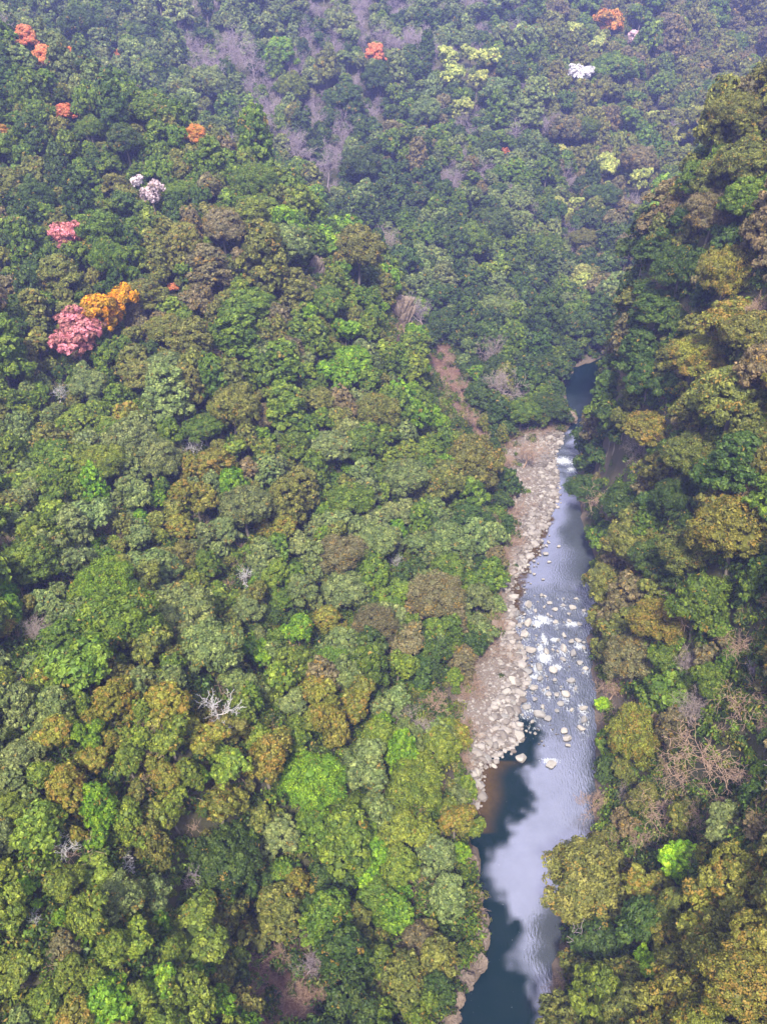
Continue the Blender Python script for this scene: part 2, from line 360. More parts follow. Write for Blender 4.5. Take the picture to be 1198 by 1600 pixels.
def water_mat():
    m, n, l, out = new_mat('river_water')
    rd = attr_(n, 'refl_deep').outputs['Fac']; am = attr_(n, 'amber').outputs['Fac']; fo = attr_(n, 'foam').outputs['Fac']; ra = attr_(n, 'rapid').outputs['Fac']
    n1 = noise_(n, l, .9, 5, rough=.6); n2 = noise_(n, l, .16, 4); n3 = noise_(n, l, 2.2, 6, rough=.7)
    t = n.new('ShaderNodeTexCoord'); mp = n.new('ShaderNodeMapping'); mp.inputs['Scale'].default_value = (2.2, .75, 1); l.new(t.outputs['Object'], mp.inputs[0])
    n4 = n.new('ShaderNodeTexNoise'); n4.inputs['Scale'].default_value = 1.2; n4.inputs['Detail'].default_value = 6; l.new(mp.outputs[0], n4.inputs['Vector'])
    body = mix_(n, l, rd, (.06, .07, .085), (.002, .012, .014)); body = mix_(n, l, am, body, mix_(n, l, n1, (.03, .018, .006), (.09, .055, .02)))  # near-black body colour stands in for the mirrored trees
    p = n.new('ShaderNodeBsdfPrincipled'); l.new(body, p.inputs['Base Color']); p.inputs['Roughness'].default_value = .06; p.inputs['IOR'].default_value = 1.33; l.new(math_(n, l, 'MULTIPLY_ADD', n2, .5, -.12), p.inputs['Specular IOR Level'])
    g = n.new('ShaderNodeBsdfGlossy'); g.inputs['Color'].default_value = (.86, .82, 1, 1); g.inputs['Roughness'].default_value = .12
    bp = n.new('ShaderNodeBump'); l.new(math_(n, l, 'MULTIPLY_ADD', ra, .6, .16), bp.inputs['Strength']); bp.inputs['Distance'].default_value = .35
    l.new(n4.outputs[0], bp.inputs['Height']); l.new(bp.outputs[0], p.inputs['Normal']); l.new(bp.outputs[0], g.inputs['Normal'])
    calm = math_(n, l, 'SUBTRACT', 1.0, math_(n, l, 'MAXIMUM', rd, am))  # sky gloss is masked off inside the painted dark reflection
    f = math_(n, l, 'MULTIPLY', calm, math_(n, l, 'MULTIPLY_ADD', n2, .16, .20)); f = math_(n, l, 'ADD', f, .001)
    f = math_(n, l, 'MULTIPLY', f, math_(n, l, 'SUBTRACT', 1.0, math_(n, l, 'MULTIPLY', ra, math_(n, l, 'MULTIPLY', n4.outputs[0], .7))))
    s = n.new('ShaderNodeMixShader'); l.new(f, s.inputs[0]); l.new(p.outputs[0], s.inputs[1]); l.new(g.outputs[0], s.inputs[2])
    d = n.new('ShaderNodeBsdfDiffuse'); d.inputs[0].default_value = (.50, .52, .56, 1)
    r = n.new('ShaderNodeValToRGB'); r.color_ramp.elements[0].position = .63; r.color_ramp.elements[1].position = .82
    l.new(math_(n, l, 'ADD', math_(n, l, 'MULTIPLY', fo, .40), math_(n, l, 'ADD', math_(n, l, 'MULTIPLY', n3, .45), math_(n, l, 'MULTIPLY', n4.outputs[0], .55))), r.inputs[0])
    s2 = n.new('ShaderNodeMixShader'); l.new(r.outputs[0], s2.inputs[0]); l.new(s.outputs[0], s2.inputs[1]); l.new(d.outputs[0], s2.inputs[2])
    l.new(s2.outputs[0], out.inputs[0]); return m
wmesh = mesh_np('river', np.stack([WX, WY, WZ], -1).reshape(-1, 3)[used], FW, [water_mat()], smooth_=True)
for nm, a in (('refl_deep', wrefl_deep), ('amber', wamber), ('foam', wfoam), ('rapid', wrap)):
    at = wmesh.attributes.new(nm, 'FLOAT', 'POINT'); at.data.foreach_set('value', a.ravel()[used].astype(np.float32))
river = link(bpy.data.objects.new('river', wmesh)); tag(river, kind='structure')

# ------------------------------------------------------------------ tree prototypes: crown radius 5 m, foot at z 0
def ico(sub):
    import bmesh
    b = bmesh.new(); bmesh.ops.create_icosphere(b, subdivisions=sub, radius=1.0)
    V = np.array([v.co[:] for v in b.verts]); T = np.array([[v.index for v in f.verts] for f in b.faces]); b.free(); return V, T
ICO1, ICO1T = ico(1); ICO2, ICO2T = ico(2); ICO3, ICO3T = ico(3)

def rand_dirs(n, zmin=-1.0):
    z = rng.uniform(zmin, 1, n); a = rng.uniform(0, 2 * pi, n); s = np.sqrt(1 - z * z); return np.stack([s * np.cos(a), s * np.sin(a), z], -1)
def lobes_for(form):
    L = []
    if form == 'dome':
        L.append((np.array([0, 0, 6.4]), 3.0, .8))
        n = rng.integers(9, 13); ex = rng.uniform(.8, 1.2)
        for i in range(n):
            a = 2 * pi * i / n + rng.uniform(-.3, .3); rr = rng.uniform(2.0, 4.2) * (ex if i % 2 else 1 / ex); r = rng.uniform(.9, 1.9)
            L.append((np.array([rr * cos(a), rr * sin(a), 7.6 - rr * rr * .22 + rng.uniform(-.5, .5)]), r, .85))
        for i in range(5):
            a = rng.uniform(0, 2 * pi); rr = rng.uniform(.5, 2.0); L.append((np.array([rr * cos(a), rr * sin(a), 8.2 + rng.uniform(-.4, .5)]), rng.uniform(1.2, 1.8), .8))
    elif form == 'grand':
        L.append((np.array([0, 0, 6.0]), 3.3, .8))
        for i in range(48):
            d = rand_dirs(1, -.12)[0]; L.append((np.array([0, 0, 5.4]) + d * rng.uniform(3.4, 4.3) * np.array([1, 1, .82]), rng.uniform(.75, 1.35), .85))
    elif form == 'irregular':
        k = rng.integers(3, 5)
        for j in range(k):
            a = 2 * pi * j / k + rng.uniform(-.5, .5); rr = rng.uniform(1.6, 2.7); c = np.array([rr * cos(a), rr * sin(a), rng.uniform(5.2, 8.2)])
            for i in range(6):
                L.append((c + rand_dirs(1, -.3)[0] * rng.uniform(.8, 1.9), rng.uniform(1.0, 1.7), .8))
        L.append((np.array([0, 0, 5.6]), 2.4, .9))
    elif form == 'tall':
        for i in range(18):
            t = i / 17; z = 4 + 8.5 * t; R = 3.6 * math.sqrt(max(1 - t ** 1.8, .05)) * .75; a = i * 2.4 + rng.uniform(-.4, .4)
            L.append((np.array([R * cos(a), R * sin(a), z]), rng.uniform(1.3, 1.9), .9))
        L.append((np.array([0, 0, 7.0]), 2.5, 1.4))
    elif form == 'tiered':
        for i in range(15):
            t = i / 14; z = 4.3 + 4.8 * t; R = (3.9 - 2.6 * t) * rng.uniform(.75, 1.1); a = i * 2.4 + rng.uniform(-.5, .5)
            L.append((np.array([R * cos(a), R * sin(a), z]), rng.uniform(1.3, 2.1), .42))
        L.append((np.array([0, 0, 6.0]), 1.7, 1.2))
    elif form == 'loose':
        for i in range(16):
            d = rand_dirs(1, -.1)[0]; L.append((np.array([0, 0, 5.8]) + d * rng.uniform(2.2, 4.2) * np.array([1, 1, .75]), rng.uniform(.7, 1.25), .7))
    return L

def crown_mesh(name, form, mat, dens=1.0, leaf=.34, core=True, extra=None):
    L = lobes_for(form); P = []; N = []; TF = []
    C_ = np.array([c for c, r, s in L]); R_ = np.array([r for c, r, s in L]); S_ = np.array([s for c, r, s in L])
    for i, (c, r, s) in enumerate(L):
        n = int(r * r * 9 * dens ** .5); d = rand_dirs(n, -.55); tp = c + d * r * rng.uniform(.82, 1.22, (n, 1)) * np.array([1, 1, s])
        rel = (tp[:, None] - C_[None]) / np.stack([R_, R_, R_ * S_], -1)[None]; dd = np.linalg.norm(rel, axis=-1); dd[:, i] = 9
        keep = dd.min(1) > .86; tp, d = tp[keep], d[keep]; lobe_r = rng.uniform(-.12, .12)
        for q, dq in zip(tp, d):
            tr = rng.uniform(.34, .80) * (1 if form != 'loose' else .8); m = int(26 * dens ** .5 * (tr / .55) ** 2)
            up = nrm(dq + np.array([0, 0, .5])); e = rand_dirs(m); e = np.where((e @ up)[:, None] < -.25, -e, e)
            P.append(q + e * tr * rng.uniform(.55, 1.12, (m, 1)) * np.array([1, 1, .75])); N.append(nrm(e + .35 * dq + .55 * rng.normal(size=(m, 3)) * .8))
            TF.append(np.full(m, np.clip(rng.uniform(0, 1) * .8 + .1 + lobe_r, 0, 1)))
    P = np.vstack(P); N = np.vstack(N); TF = np.concatenate(TF); n = len(P)
    t = nrm(np.cross(N, rng.normal(size=(n, 3)))); b = np.cross(N, t)
    w = leaf * np.clip(np.exp(rng.normal(-.12, .36, (n, 1))), .4, 1.9); h = w * rng.uniform(.45, .75, (n, 1))
    bend = N * w * .18
    V = np.stack([P - t * w, P - b * h + bend, P + t * w, P + b * h + bend], 1).reshape(-1, 3)
    Q = np.arange(n * 4).reshape(n, 4); lf = rng.uniform(0, 1, n); T = []; nv = n * 4; tl = []
    if core:
        cv = [V]
        for c, r, s in L:
            q = ICO2 * (r * .64) * np.array([1, 1, s]) * rng.uniform(.75, 1.15, (len(ICO2), 1)) + c
            T.append(ICO2T + nv); cv.append(q); nv += len(q); tl.append(len(ICO2T))
        V = np.vstack(cv); T = np.vstack(T)
        lf = np.concatenate([lf, rng.uniform(.2, .5, len(T))]); TF = np.concatenate([TF, np.full(len(T), .35)])
    mats = [mat]; mi = None
    if extra is not None:
        (tv, tq), m2 = extra; nq = len(Q); Q = np.vstack([Q, tq + len(V)]); V = np.vstack([V, tv]); mats.append(m2)
        k_ = len(tq); lf = np.concatenate([lf[:nq], np.zeros(k_), lf[nq:]]); TF = np.concatenate([TF[:nq], np.zeros(k_), TF[nq:]])
        mi = np.concatenate([np.zeros(nq), np.ones(k_), np.zeros(len(lf) - nq - k_)])
    return mesh_np(name, V, Q, mats, {'leaf': lf, 'tuft': TF}, T if len(T) else None, mi=mi)

def tubes(segs, sides=None):
    """segs: list of (p0, p1, r0, r1); each a small tapered prism"""
    V = []; Q = []; k_ = 0
    for p0, p1, r0, r1 in segs:
        s = sides or (7 if r0 > .14 else (4 if r0 > .05 else 3))
        d = p1 - p0; d = d / (np.linalg.norm(d) + 1e-9); a = np.cross(d, [0.3, .9, .1] if abs(d[2]) > .8 else [0, 0, 1.]); a /= np.linalg.norm(a) + 1e-9; b = np.cross(d, a)
        for i in range(s):
            c, sn = cos(2 * pi * i / s), sin(2 * pi * i / s); o = a * c + b * sn; V.append(p0 + o * r0); V.append(p1 + o * r1)
        for i in range(s):
            j = (i + 1) % s; Q.append((k_ + 2 * i, k_ + 2 * j, k_ + 2 * j + 1, k_ + 2 * i + 1))
        k_ += 2 * s
    return np.array(V), np.array(Q)
def trunk_segs(h=6.0, spread=2.4, n=5, r=.3):
    S = []; p = np.array([0, 0, -1.5]); rr = r * 1.35
    for i in range(4):
        q = np.array([rng.uniform(-.2, .2), rng.uniform(-.2, .2), -1.5 + (h * .55 + 1.5) * (i + 1) / 4]); S.append((p, q, rr, rr * .85)); p = q; rr *= .85
    for j in range(n):
        a = 2 * pi * j / n + rng.uniform(-.4, .4); e = p.copy(); r2 = rr * .6; d = np.array([cos(a) * .7, sin(a) * .7, .8])
        for i in range(3):
            q = e + d * spread * rng.uniform(.4, .55); d = nrm(d + rng.normal(size=3) * .15); S.append((e, q, r2, r2 * .7)); e = q; r2 *= .7
    return S
def bare_segs(depths=5, spread=.55, gn=.78, r0=.26, l0=3.0, tw=.03, kids=(3, 4), droop=0.0, lean=(0, 0)):
    big = []; small = []
    def grow(p, d, Ln, r, k_):
        n = 3 if k_ < depths - 1 else 2; e = p
        for i in range(n):
            d = nrm(d + rng.normal(size=3) * (.16 + .04 * k_) + np.array([0, 0, .04 - droop * k_ * .05])); q = e + d * Ln / n
            r1 = max(r * .82, tw); (big if k_ < 2 else small).append((e, q, r, r1)); e = q; r = r1
            if k_ < depths and k_ > 0 and i < n - 1:
                s = nrm(np.cross(d, rng.normal(size=3))); grow(e, nrm(d * .6 + s * (.6 + spread * .5)), Ln * gn * .62, r * .6, k_ + 1)
        if k_ < depths:
            m = rng.integers(kids[0], kids[1] + 1) if k_ else kids[1] + 1; a0 = rng.uniform(0, 2 * pi)
            u = nrm(np.cross(d, [.3, .5, .1])); w = np.cross(d, u)
            for j in range(m):
                a = a0 + 2 * pi * j / m + rng.uniform(-.4, .4); s = u * cos(a) + w * sin(a)
                grow(e, nrm(d + s * (spread + .35 * rng.uniform(0, 1))), Ln * gn * rng.uniform(.75, 1.1), r * .72, k_ + 1)
    grow(np.array([0, 0, -1.2]), nrm(np.array([lean[0], lean[1], 1.0])), l0 + 1.2, r0, 0)
    return big, small
def fit(big, small, R=5.0):
    P = np.array([s[1] for s in big + small]); m = np.percentile(np.hypot(P[:, 0], P[:, 1]), 96); k_ = R / m
    f = lambda S: [(a * k_, b * k_, c, d) for a, b, c, d in S]
    return f(big), f(small)

def tmesh(name, segs, mat): V, Q = tubes(segs); return mesh_np(name, V, Q, [mat], smooth_=True)
# near crowns (for the trees built one by one) and lighter ones for the far wood
FORMS = ['dome', 'dome', 'irregular', 'irregular', 'dome', 'tall', 'tiered', 'irregular', 'dome', 'irregular', 'tall', 'tiered', 'dome', 'irregular', 'dome', 'irregular', 'dome']
PROTO = {}
for i, f in enumerate(FORMS):
    dn, lf_ = [(1.4, .25), (2.0, .18), (1.1, .31), (1.0, .24), (1.5, .22)][i % 5]
    PROTO.setdefault(f, []).append((crown_mesh('crown_' + f, f, M_LEAF, dens=dn, leaf=lf_), tmesh('trunk_' + f, trunk_segs(7 if f != 'tall' else 10), M_BARK)))
PROTO['grand'] = [(crown_mesh('crown_grand', 'grand', M_LEAF, dens=3.0, leaf=l_ * .72), tmesh('trunk_grand', trunk_segs(7), M_BARK)) for l_ in (.15, .21, .17, .25, .19)]
PROTO['loose'] = []
for i in range(2):
    b_, s_ = fit(*bare_segs(3, .6, .8, .2, 2.6, .03, (3, 3)), R=4.0)
    PROTO['loose'].append((crown_mesh('blossom', 'loose', M_LEAF, dens=1.0, leaf=.24, core=False), tmesh('trunk_blossom', b_ + s_, M_BARK)))
BARE = {}
for nm, mt, n_ in (('bare', M_BARE, 3), ('mauve', M_BARE_P, 3), ('tan', M_BARE_T, 2)):
    for i in range(n_):
        b_, s_ = fit(*bare_segs(5, .55, .80, .24, 2.6, .022, (2, 3)))
        BARE.setdefault(nm, []).append((tmesh('twigs_' + nm, s_, mt), tmesh('trunk_' + nm, b_, mt)))
for i in range(3):                                        # dead trees: stout crooked limbs, few twigs
    b_, s_ = fit(*bare_segs(4, .7, .78, .25, 2.2, .034, (2, 3)))
    BARE.setdefault('dead', []).append((tmesh('branches_dead', s_, M_DEAD), tmesh('trunk_dead', b_, M_DEAD)))
for i in range(2):                                        # wide arching leafless trees of the steep right wall
    b_, s_ = fit(*bare_segs(4, .85, .84, .18, 2.8, .024, (2, 3), droop=.6, lean=(-.7, -.3)))
    BARE.setdefault('arch', []).append((tmesh('branches_arching', s_, M_BARE_T), tmesh('trunk_arching', b_, M_BARE_T)))
WOODC = bpy.data.collections.new('wood_sources')           # never linked: only the source shapes of the far wood
WOOD = []
def wood_src(name, me): o = bpy.data.objects.new(name, me); WOODC.objects.link(o); WOOD.append(o)
for i, f in enumerate(['dome', 'dome', 'irregular', 'irregular', 'tall', 'tiered']):
    wood_src('wood_%02d' % i, crown_mesh('wood_' + f, f, M_LEAF_I, dens=.6, leaf=.37, extra=(tubes(trunk_segs(6, n=3)), M_BARK)))
for i in range(3):
    b_, s_ = fit(*bare_segs(4, .6, .8, .24, 2.6, .05, (3, 3))); wood_src('wood_%02d' % (6 + i), tmesh('wood_bare', b_ + s_, M_BARE_P))
BUSHC = bpy.data.collections.new('brush_sources'); BUSH = []
for i in range(4):
    tf = []; P = []; N = []
    n = 260; d = rand_dirs(n, -.2); P = d * np.array([1.2, 1.2, .8]) * rng.uniform(.5, 1.05, (n, 1)) * (.8 + .4 * np.sin(d[:, :1] * 5 + i)); N = nrm(d + rng.normal(size=(n, 3)) * .5)
    t = nrm(np.cross(N, rng.normal(size=(n, 3)))); b = np.cross(N, t); w = rng.uniform(.12, .24, (n, 1))
    V = np.stack([P - t * w, P - b * w * .5, P + t * w, P + b * w * .5], 1).reshape(-1, 3)
    o = bpy.data.objects.new('brush_%02d' % i, mesh_np('brush', V, np.arange(n * 4).reshape(n, 4), [M_LEAF_I], {'leaf': rng.uniform(0, 1, n), 'tuft': rng.uniform(0, 1, n)})); BUSHC.objects.link(o); BUSH.append(o)
for i in range(3):
    S = []
    for j in range(26):
        d = rand_dirs(1, .15)[0]; p = np.array([rng.uniform(-.6, .6), rng.uniform(-.6, .6), -.1])
        for q_ in range(3):
            q = p + d * .42; S.append((p, q, .014, .010)); p = q; d = nrm(d + rng.normal(size=3) * .3)
            S.append((p, p + nrm(d + rng.normal(size=3) * .7) * .4, .010, .006))
    o = bpy.data.objects.new('brush_%02d' % (4 + i), tmesh('dry_brush', S, M_BARE_T)); BUSHC.objects.link(o); BUSH.append(o)

def scatter(name, coll, rows, label, cat):
    """ONE object for an uncountable mass: rows of (x, y, z, rotz, sx, sz, source, r, g, b, bloom)"""
    A = np.array(rows, float); m = bpy.data.meshes.new(name); m.vertices.add(len(A)); m.vertices.foreach_set('co', A[:, :3].astype(np.float32).ravel())
    def fa(n_, typ, v, key='value'): a = m.attributes.new(n_, typ, 'POINT'); a.data.foreach_set(key, v)
    fa('rot', 'FLOAT_VECTOR', np.stack([A[:, 3] * 0, A[:, 3] * 0, A[:, 3]], -1).astype(np.float32).ravel(), 'vector')
    fa('scl', 'FLOAT_VECTOR', np.stack([A[:, 4], A[:, 4], A[:, 5]], -1).astype(np.float32).ravel(), 'vector')
    fa('src', 'INT', A[:, 6].astype(np.int32)); fa('tint', 'FLOAT_VECTOR', A[:, 7:10].astype(np.float32).ravel(), 'vector'); fa('bloom', 'FLOAT', A[:, 10].astype(np.float32))
    o = link(bpy.data.objects.new(name, m)); tag(o, label, cat, kind='stuff')
    g = bpy.data.node_groups.new(name, 'GeometryNodeTree'); g.interface.new_socket('Geometry', in_out='INPUT', socket_type='NodeSocketGeometry'); g.interface.new_socket('Geometry', in_out='OUTPUT', socket_type='NodeSocketGeometry')
    N_, L_ = g.nodes, g.links; gi = N_.new('NodeGroupInput'); go = N_.new('NodeGroupOutput')
    ci = N_.new('GeometryNodeCollectionInfo'); ci.inputs[0].default_value = coll; ci.inputs['Separate Children'].default_value = True; ci.inputs['Reset Children'].default_value = True
    ip = N_.new('GeometryNodeInstanceOnPoints'); ip.inputs['Pick Instance'].default_value = True
    def na(nm, dt): x = N_.new('GeometryNodeInputNamedAttribute'); x.data_type = dt; x.inputs['Name'].default_value = nm; return x.outputs[0]
    L_.new(gi.outputs[0], ip.inputs['Points']); L_.new(ci.outputs[0], ip.inputs['Instance']); L_.new(na('src', 'INT'), ip.inputs['Instance Index'])
    er = N_.new('FunctionNodeEulerToRotation'); L_.new(na('rot', 'FLOAT_VECTOR'), er.inputs[0]); L_.new(er.outputs[0], ip.inputs['Rotation']); L_.new(na('scl', 'FLOAT_VECTOR'), ip.inputs['Scale'])
    L_.new(ip.outputs[0], go.inputs[0]); md = o.modifiers.new('scatter', 'NODES'); md.node_group = g; return o

# ------------------------------------------------------------------ rocks
def boulder_mesh(seed, cuts=15, flat=.8):
    r = np.random.default_rng(seed); V = ICO3.copy()
    for i in range(cuts):
        d = nrm(r.normal(size=3)); k_ = r.uniform(.45, .8); pr = V @ d; over = np.maximum(pr - k_, 0); V = V - over[:, None] * d * .92
    V = V * (1 + .05 * np.sin(V[:, :1] * 9 + seed) * np.cos(V[:, 1:2] * 8)) * np.array([1, r.uniform(.55, .95), flat * r.uniform(.7, 1.1)]); return V
BOULD = [mesh_np('boulder_shape', boulder_mesh(20 + i), None, [M_ROCK], T=ICO3T, smooth_=False) for i in range(14)]
def crag_mesh(seed):
    r = np.random.default_rng(seed); V, T = ico(6); V = V * np.array([1, 1, 1.0])
    for i in range(12):
        d = nrm(r.normal(size=3) * np.array([1, 1, .5])); k_ = r.uniform(.55, .9); pr = V @ d; V = V - np.maximum(pr - k_, 0)[:, None] * d * .95
    S1 = nrm(np.array([.5, .3, .8])); out = []
    for p in V:                                            # blocks bounded by joints: each block stands a little proud or back
        q = Vector((p[0] * 2.2 + seed, p[1] * 2.2, p @ S1 * 6.0)); ds, ps = mnoise.voronoi(q); c = ps[0]; h1 = math.sin(c[0] * 12.9 + c[1] * 78.2 + c[2] * 37.7) * 437.5; h1 -= math.floor(h1)
        q2 = Vector(p * 6 + seed); ds2, ps2 = mnoise.voronoi(q2); e = min(ds[1] - ds[0], .25) * .5 + min(ds2[1] - ds2[0], .3) * .16
        out.append(.74 + .36 * h1 + e * .5 + .05 * mnoise.noise(q2 * 1.7))
    return mesh_np('crag_shape', V * np.array(out)[:, None], None, [M_CLIFF], T=T, smooth_=False)
CRAG = [crag_mesh(s) for s in (3, 8, 14)]
RK = []                                                    # (object, u, v, kind words)
def put_rock(u, v, rpx, me, name='boulder', squash=1.0, sink=.3):
    r_ = ray(u, v); h_ = hit(u, v) if name != 'boulder' else None
    x, y = on_z0(u, v, .2) if h_ is None else (h_[0], h_[1])
    s = rpx * 1.18 / FPX * math.hypot(x, y, CAM_H)
    o = link(bpy.data.objects.new(name, me)); z = 0.0 if (name == 'boulder' and inside(np.array([x]), np.array([y]), POLY)[0]) else float(hgt(x, y))
    o.location = (x, y, z + s * (.45 - sink)); o.scale = (s, s, s * squash); o.rotation_euler = (rng.uniform(-.3, .3), rng.uniform(-.3, .3), rng.uniform(0, 6.28)); return o
BK = [(825,946,9),(807,960,7),(825,973,8),(845,930,4),(852,865,5),(845,845,4),(819,894,3),(867,952,5),(893,950,6),(867,972,5),(820,992,9),(812,978,5),(827,1015,9),(810,1025,8),
      (880,1015,8),(895,1022,8),(902,1000,5),(880,992,5),(820,1047,10),(840,1042,8),(862,1047,7),(892,1002,5),(810,1150,11),(814,1186,11),(860,1194,9),(885,1154,7),(882,1142,6),
      (887,1164,4),(910,1107,7),(912,1125,8),(907,1137,6),(840,1117,10),(870,1110,4),(848,1105,5),(882,1085,7),(892,1064,7),(787,1125,8),(792,1147,8),(800,1067,9),(815,1087,6),
      (762,1185,7),(772,1197,5),(745,1210,8),(740,1235,13),(858,878,3),(872,1000,4),(905,1035,5),(898,1075,4),(856,1085,5),(833,1075,7),(825,1062,6),(822,1105,8),(835,1092,5),
      (800,1100,6),(806,1115,5),(790,1085,7),(778,1105,6),(765,1160,6),(775,1140,5),(888,970,4),(912,1012,4),(878,1030,5),(864,1015,3),(843,1060,6),(866,1062,4),(848,905,3),
      (750,1195,5),(730,1220,7),(738,1195,6),(905,975,4),(915,1045,5),(836,955,4),(850,948,3),(880,935,3),(900,935,4)]
bl = []
for i, (u, v, s) in enumerate(BK):
    o = put_rock(u, v, s, BOULD[i % 14], squash=.5 if v == 1194 else 1.0, sink=.24); bl.append([o, u, v, s])
r2 = random.Random(5)
while len(bl) < 285:
    u = r2.gauss(835, 42); v = r2.uniform(925, 1165) if len(bl) < 245 else r2.uniform(830, 925)
    if len(bl) >= 245: u = 800 + (925 - v) * .55 + r2.gauss(6, 7)
    elif r2.random() < .45: u = 805 + (0 if v < 1060 else -10) + r2.gauss(0, 14)
    if u < 775 or u > 918: continue
    s = min(8, max(1.3, r2.lognormvariate(.85, .55)))
    if any((u - b[1]) ** 2 + (v - b[2]) ** 2 < (s + b[3]) ** 2 * .6 for b in bl): continue
    o = put_rock(u, v, s, BOULD[r2.randrange(14)], sink=.28); bl.append([o, u, v, s])
cr = []
for i, (u, v, s, q, lab) in enumerate([
    (744,1405,14,1.4,'pinkish rock knob at the water\'s edge below the twin blue-green tree'),
    (750,1468,21,1.1,'jagged stratified rock outcrop jutting into the dark pool'),
    (728,1535,16,1.2,'brown rock ledge at the left bank below the jagged outcrop'),
    (710,1592,14,1.2,'low rock ledge on the left bank at the bottom edge'),
    (735,1238,17,.8,'pale rock point ending the gravel bar at the dark pool'),
    (889,655,15,.8,'grey rock mass between the far pool and the gravel bar'),
    (886,582,9,.9,'small brown rock at the head of the far pool'),
    (625,500,26,2.0,'grey streaked cliff face among trees above the brown scree gully'),
    (494,425,17,1.6,'narrow grey cliff patch between trees on the left ridge shoulder'),
    (772,985,14,1.2,'brown bank rock beside the upper whitewater'),
    (752,1030,13,1.1,'brown bank rock at the forest edge of the gravel bar'),
    (938,548,13,.9,'pale rocks banked up beyond the far pool'),
    (757,1440,12,1.3,'small jagged rock just above the jagged outcrop in the dark pool'),
    (746,1508,17,1.4,'dark split rock between the jagged outcrop and the brown ledge'),
    (738,1350,12,1.2,'small brown rock on the left bank beside the upper twin tree'),
    (715,1562,16,1.5,'brown split rock between two ledges near the bottom of the left bank'),
    (800,975,9,1.0,'dark bank rock touching the upper whitewater on its left'),
    (768,1005,12,1.3,'brown cliff foot between the forest and the lower whitewater')]):
    h_ = hit(u, v); x, y = (h_[0], h_[1]); s_ = s / FPX * h_[3] * 1.0
    o = link(bpy.data.objects.new('rock_outcrop', CRAG[i % 3])); o.location = (x, y, max(h_[2], 0) - .1 * s_); o.scale = (s_, s_ * .9, s_ * q); o.rotation_euler = (0, rng.uniform(-.2, .2), rng.uniform(0, 6))
    tag(o, lab, 'rock outcrop')
# broken water: streaks trailing downstream of every stone in the riffle
wf = wfoam * .8
for o, u, v, s_ in bl:
    x0, y0, q = o.location.x, o.location.y, o.scale[0]
    if not (915 < v < 1140): continue
    dx, dy = WX - x0, y0 - WY
    wf = np.maximum(wf, .74 * np.exp(-(dx / (q * .9 + .25)) ** 2) * np.where(dy > -q, np.exp(-np.abs(dy) / (q * 3.5)), 0) * (.35 + .65 * rng.random()))
river.data.attributes['foam'].data.foreach_set('value', wf.ravel()[used].astype(np.float32))
# cobbles of the bar: far too many to count
def cobbles():
    lo = GRAVEL_POLY.min(0); hi = GRAVEL_POLY.max(0); n = 42000; x = rng.uniform(lo[0], hi[0], n); y = rng.uniform(lo[1], hi[1], n)
    ok = (soft_in(GRAVEL_POLY, x, y, 2.0) > rng.uniform(.1, .9, n)) & ~(inside(x, y, POLY) & (seg_dist(x, y, LW) > rng.exponential(1.4, n))); x, y = x[ok][:16000], y[ok][:16000]; n = len(x)
    big = smooth(9, 1, seg_dist(x, y, LW)); s = np.clip(rng.lognormal(-1.5, .62, n), .08, 1.0) * (.75 + .9 * big); z = np.maximum(hgt(x, y), -.05)
    base = ICO1 * np.array([1, .8, .6]); V = base[None] * s[:, None, None] * rng.uniform(.75, 1.2, (n, len(ICO1), 1))
    a = rng.uniform(0, 6.28, n); ca, sa = np.cos(a)[:, None], np.sin(a)[:, None]; vx = V[..., 0] * ca - V[..., 1] * sa; vy = V[..., 0] * sa + V[..., 1] * ca
    V = np.stack([vx + x[:, None], vy + y[:, None], V[..., 2] + (z + s * .2)[:, None]], -1).reshape(-1, 3)
    T = (ICO1T[None] + (np.arange(n) * len(ICO1))[:, None, None]).reshape(-1, 3)
    m, nn, l, out = new_mat('cobble_stone'); c = mix_(nn, l, attr_(nn, 'shade').outputs['Fac'], (.09, .08, .072), (.40, .37, .355)); c = mix_(nn, l, math_(nn, l, 'MULTIPLY', noise_(nn, l, .25, 5), .6), c, (.14, .10, .08))
    p = nn.new('ShaderNodeBsdfPrincipled'); l.new(c, p.inputs['Base Color']); p.inputs['Roughness'].default_value = .9; l.new(p.outputs[0], out.inputs[0])
    o = link(bpy.data.objects.new('gravel', mesh_np('gravel', V, None, [m], {'shade': np.repeat(rng.uniform(0, 1, n), len(ICO1T))}, T))); tag(o, 'pale pinkish cobbles and gravel of the bar along the left bank', 'gravel', kind='stuff')
cobbles()

# ------------------------------------------------------------------ trees: kinds and colours
TINT = {'D': (.052, .090, .014), 'G': (.100, .155, .016), 'B': (.125, .225, .014), 'Y': (.140, .185, .022), 'O': (.140, .150, .030), 'S': (.145, .185, .055),
        'T': (.165, .170, .024), 'N': (.145, .125, .055), 'P': (.36, .38, .10), 'R': (.62, .25, .11), 'OR': (.60, .24, .03), 'BO': (.50, .23, .05), 'PK': (.50, .18, .18), 'W': (.80, .70, .78), 'PW': (.60, .42, .50), 'L': (.24, .40, .02), 'GO': (.62, .29, .015)}
WORD = {'D': 'dark green', 'G': 'mid green', 'B': 'bright lime green', 'Y': 'yellow-green', 'O': 'olive green', 'S': 'grey-green', 'T': 'orange-tinged olive', 'N': 'brownish green', 'P': 'pale yellow'}
BLM = {'T': .24, 'N': .12, 'O': .07}
FW_ = {'dome': 'round-crowned', 'irregular': 'uneven-crowned', 'tall': 'tall-crowned', 'tiered': 'layered'}
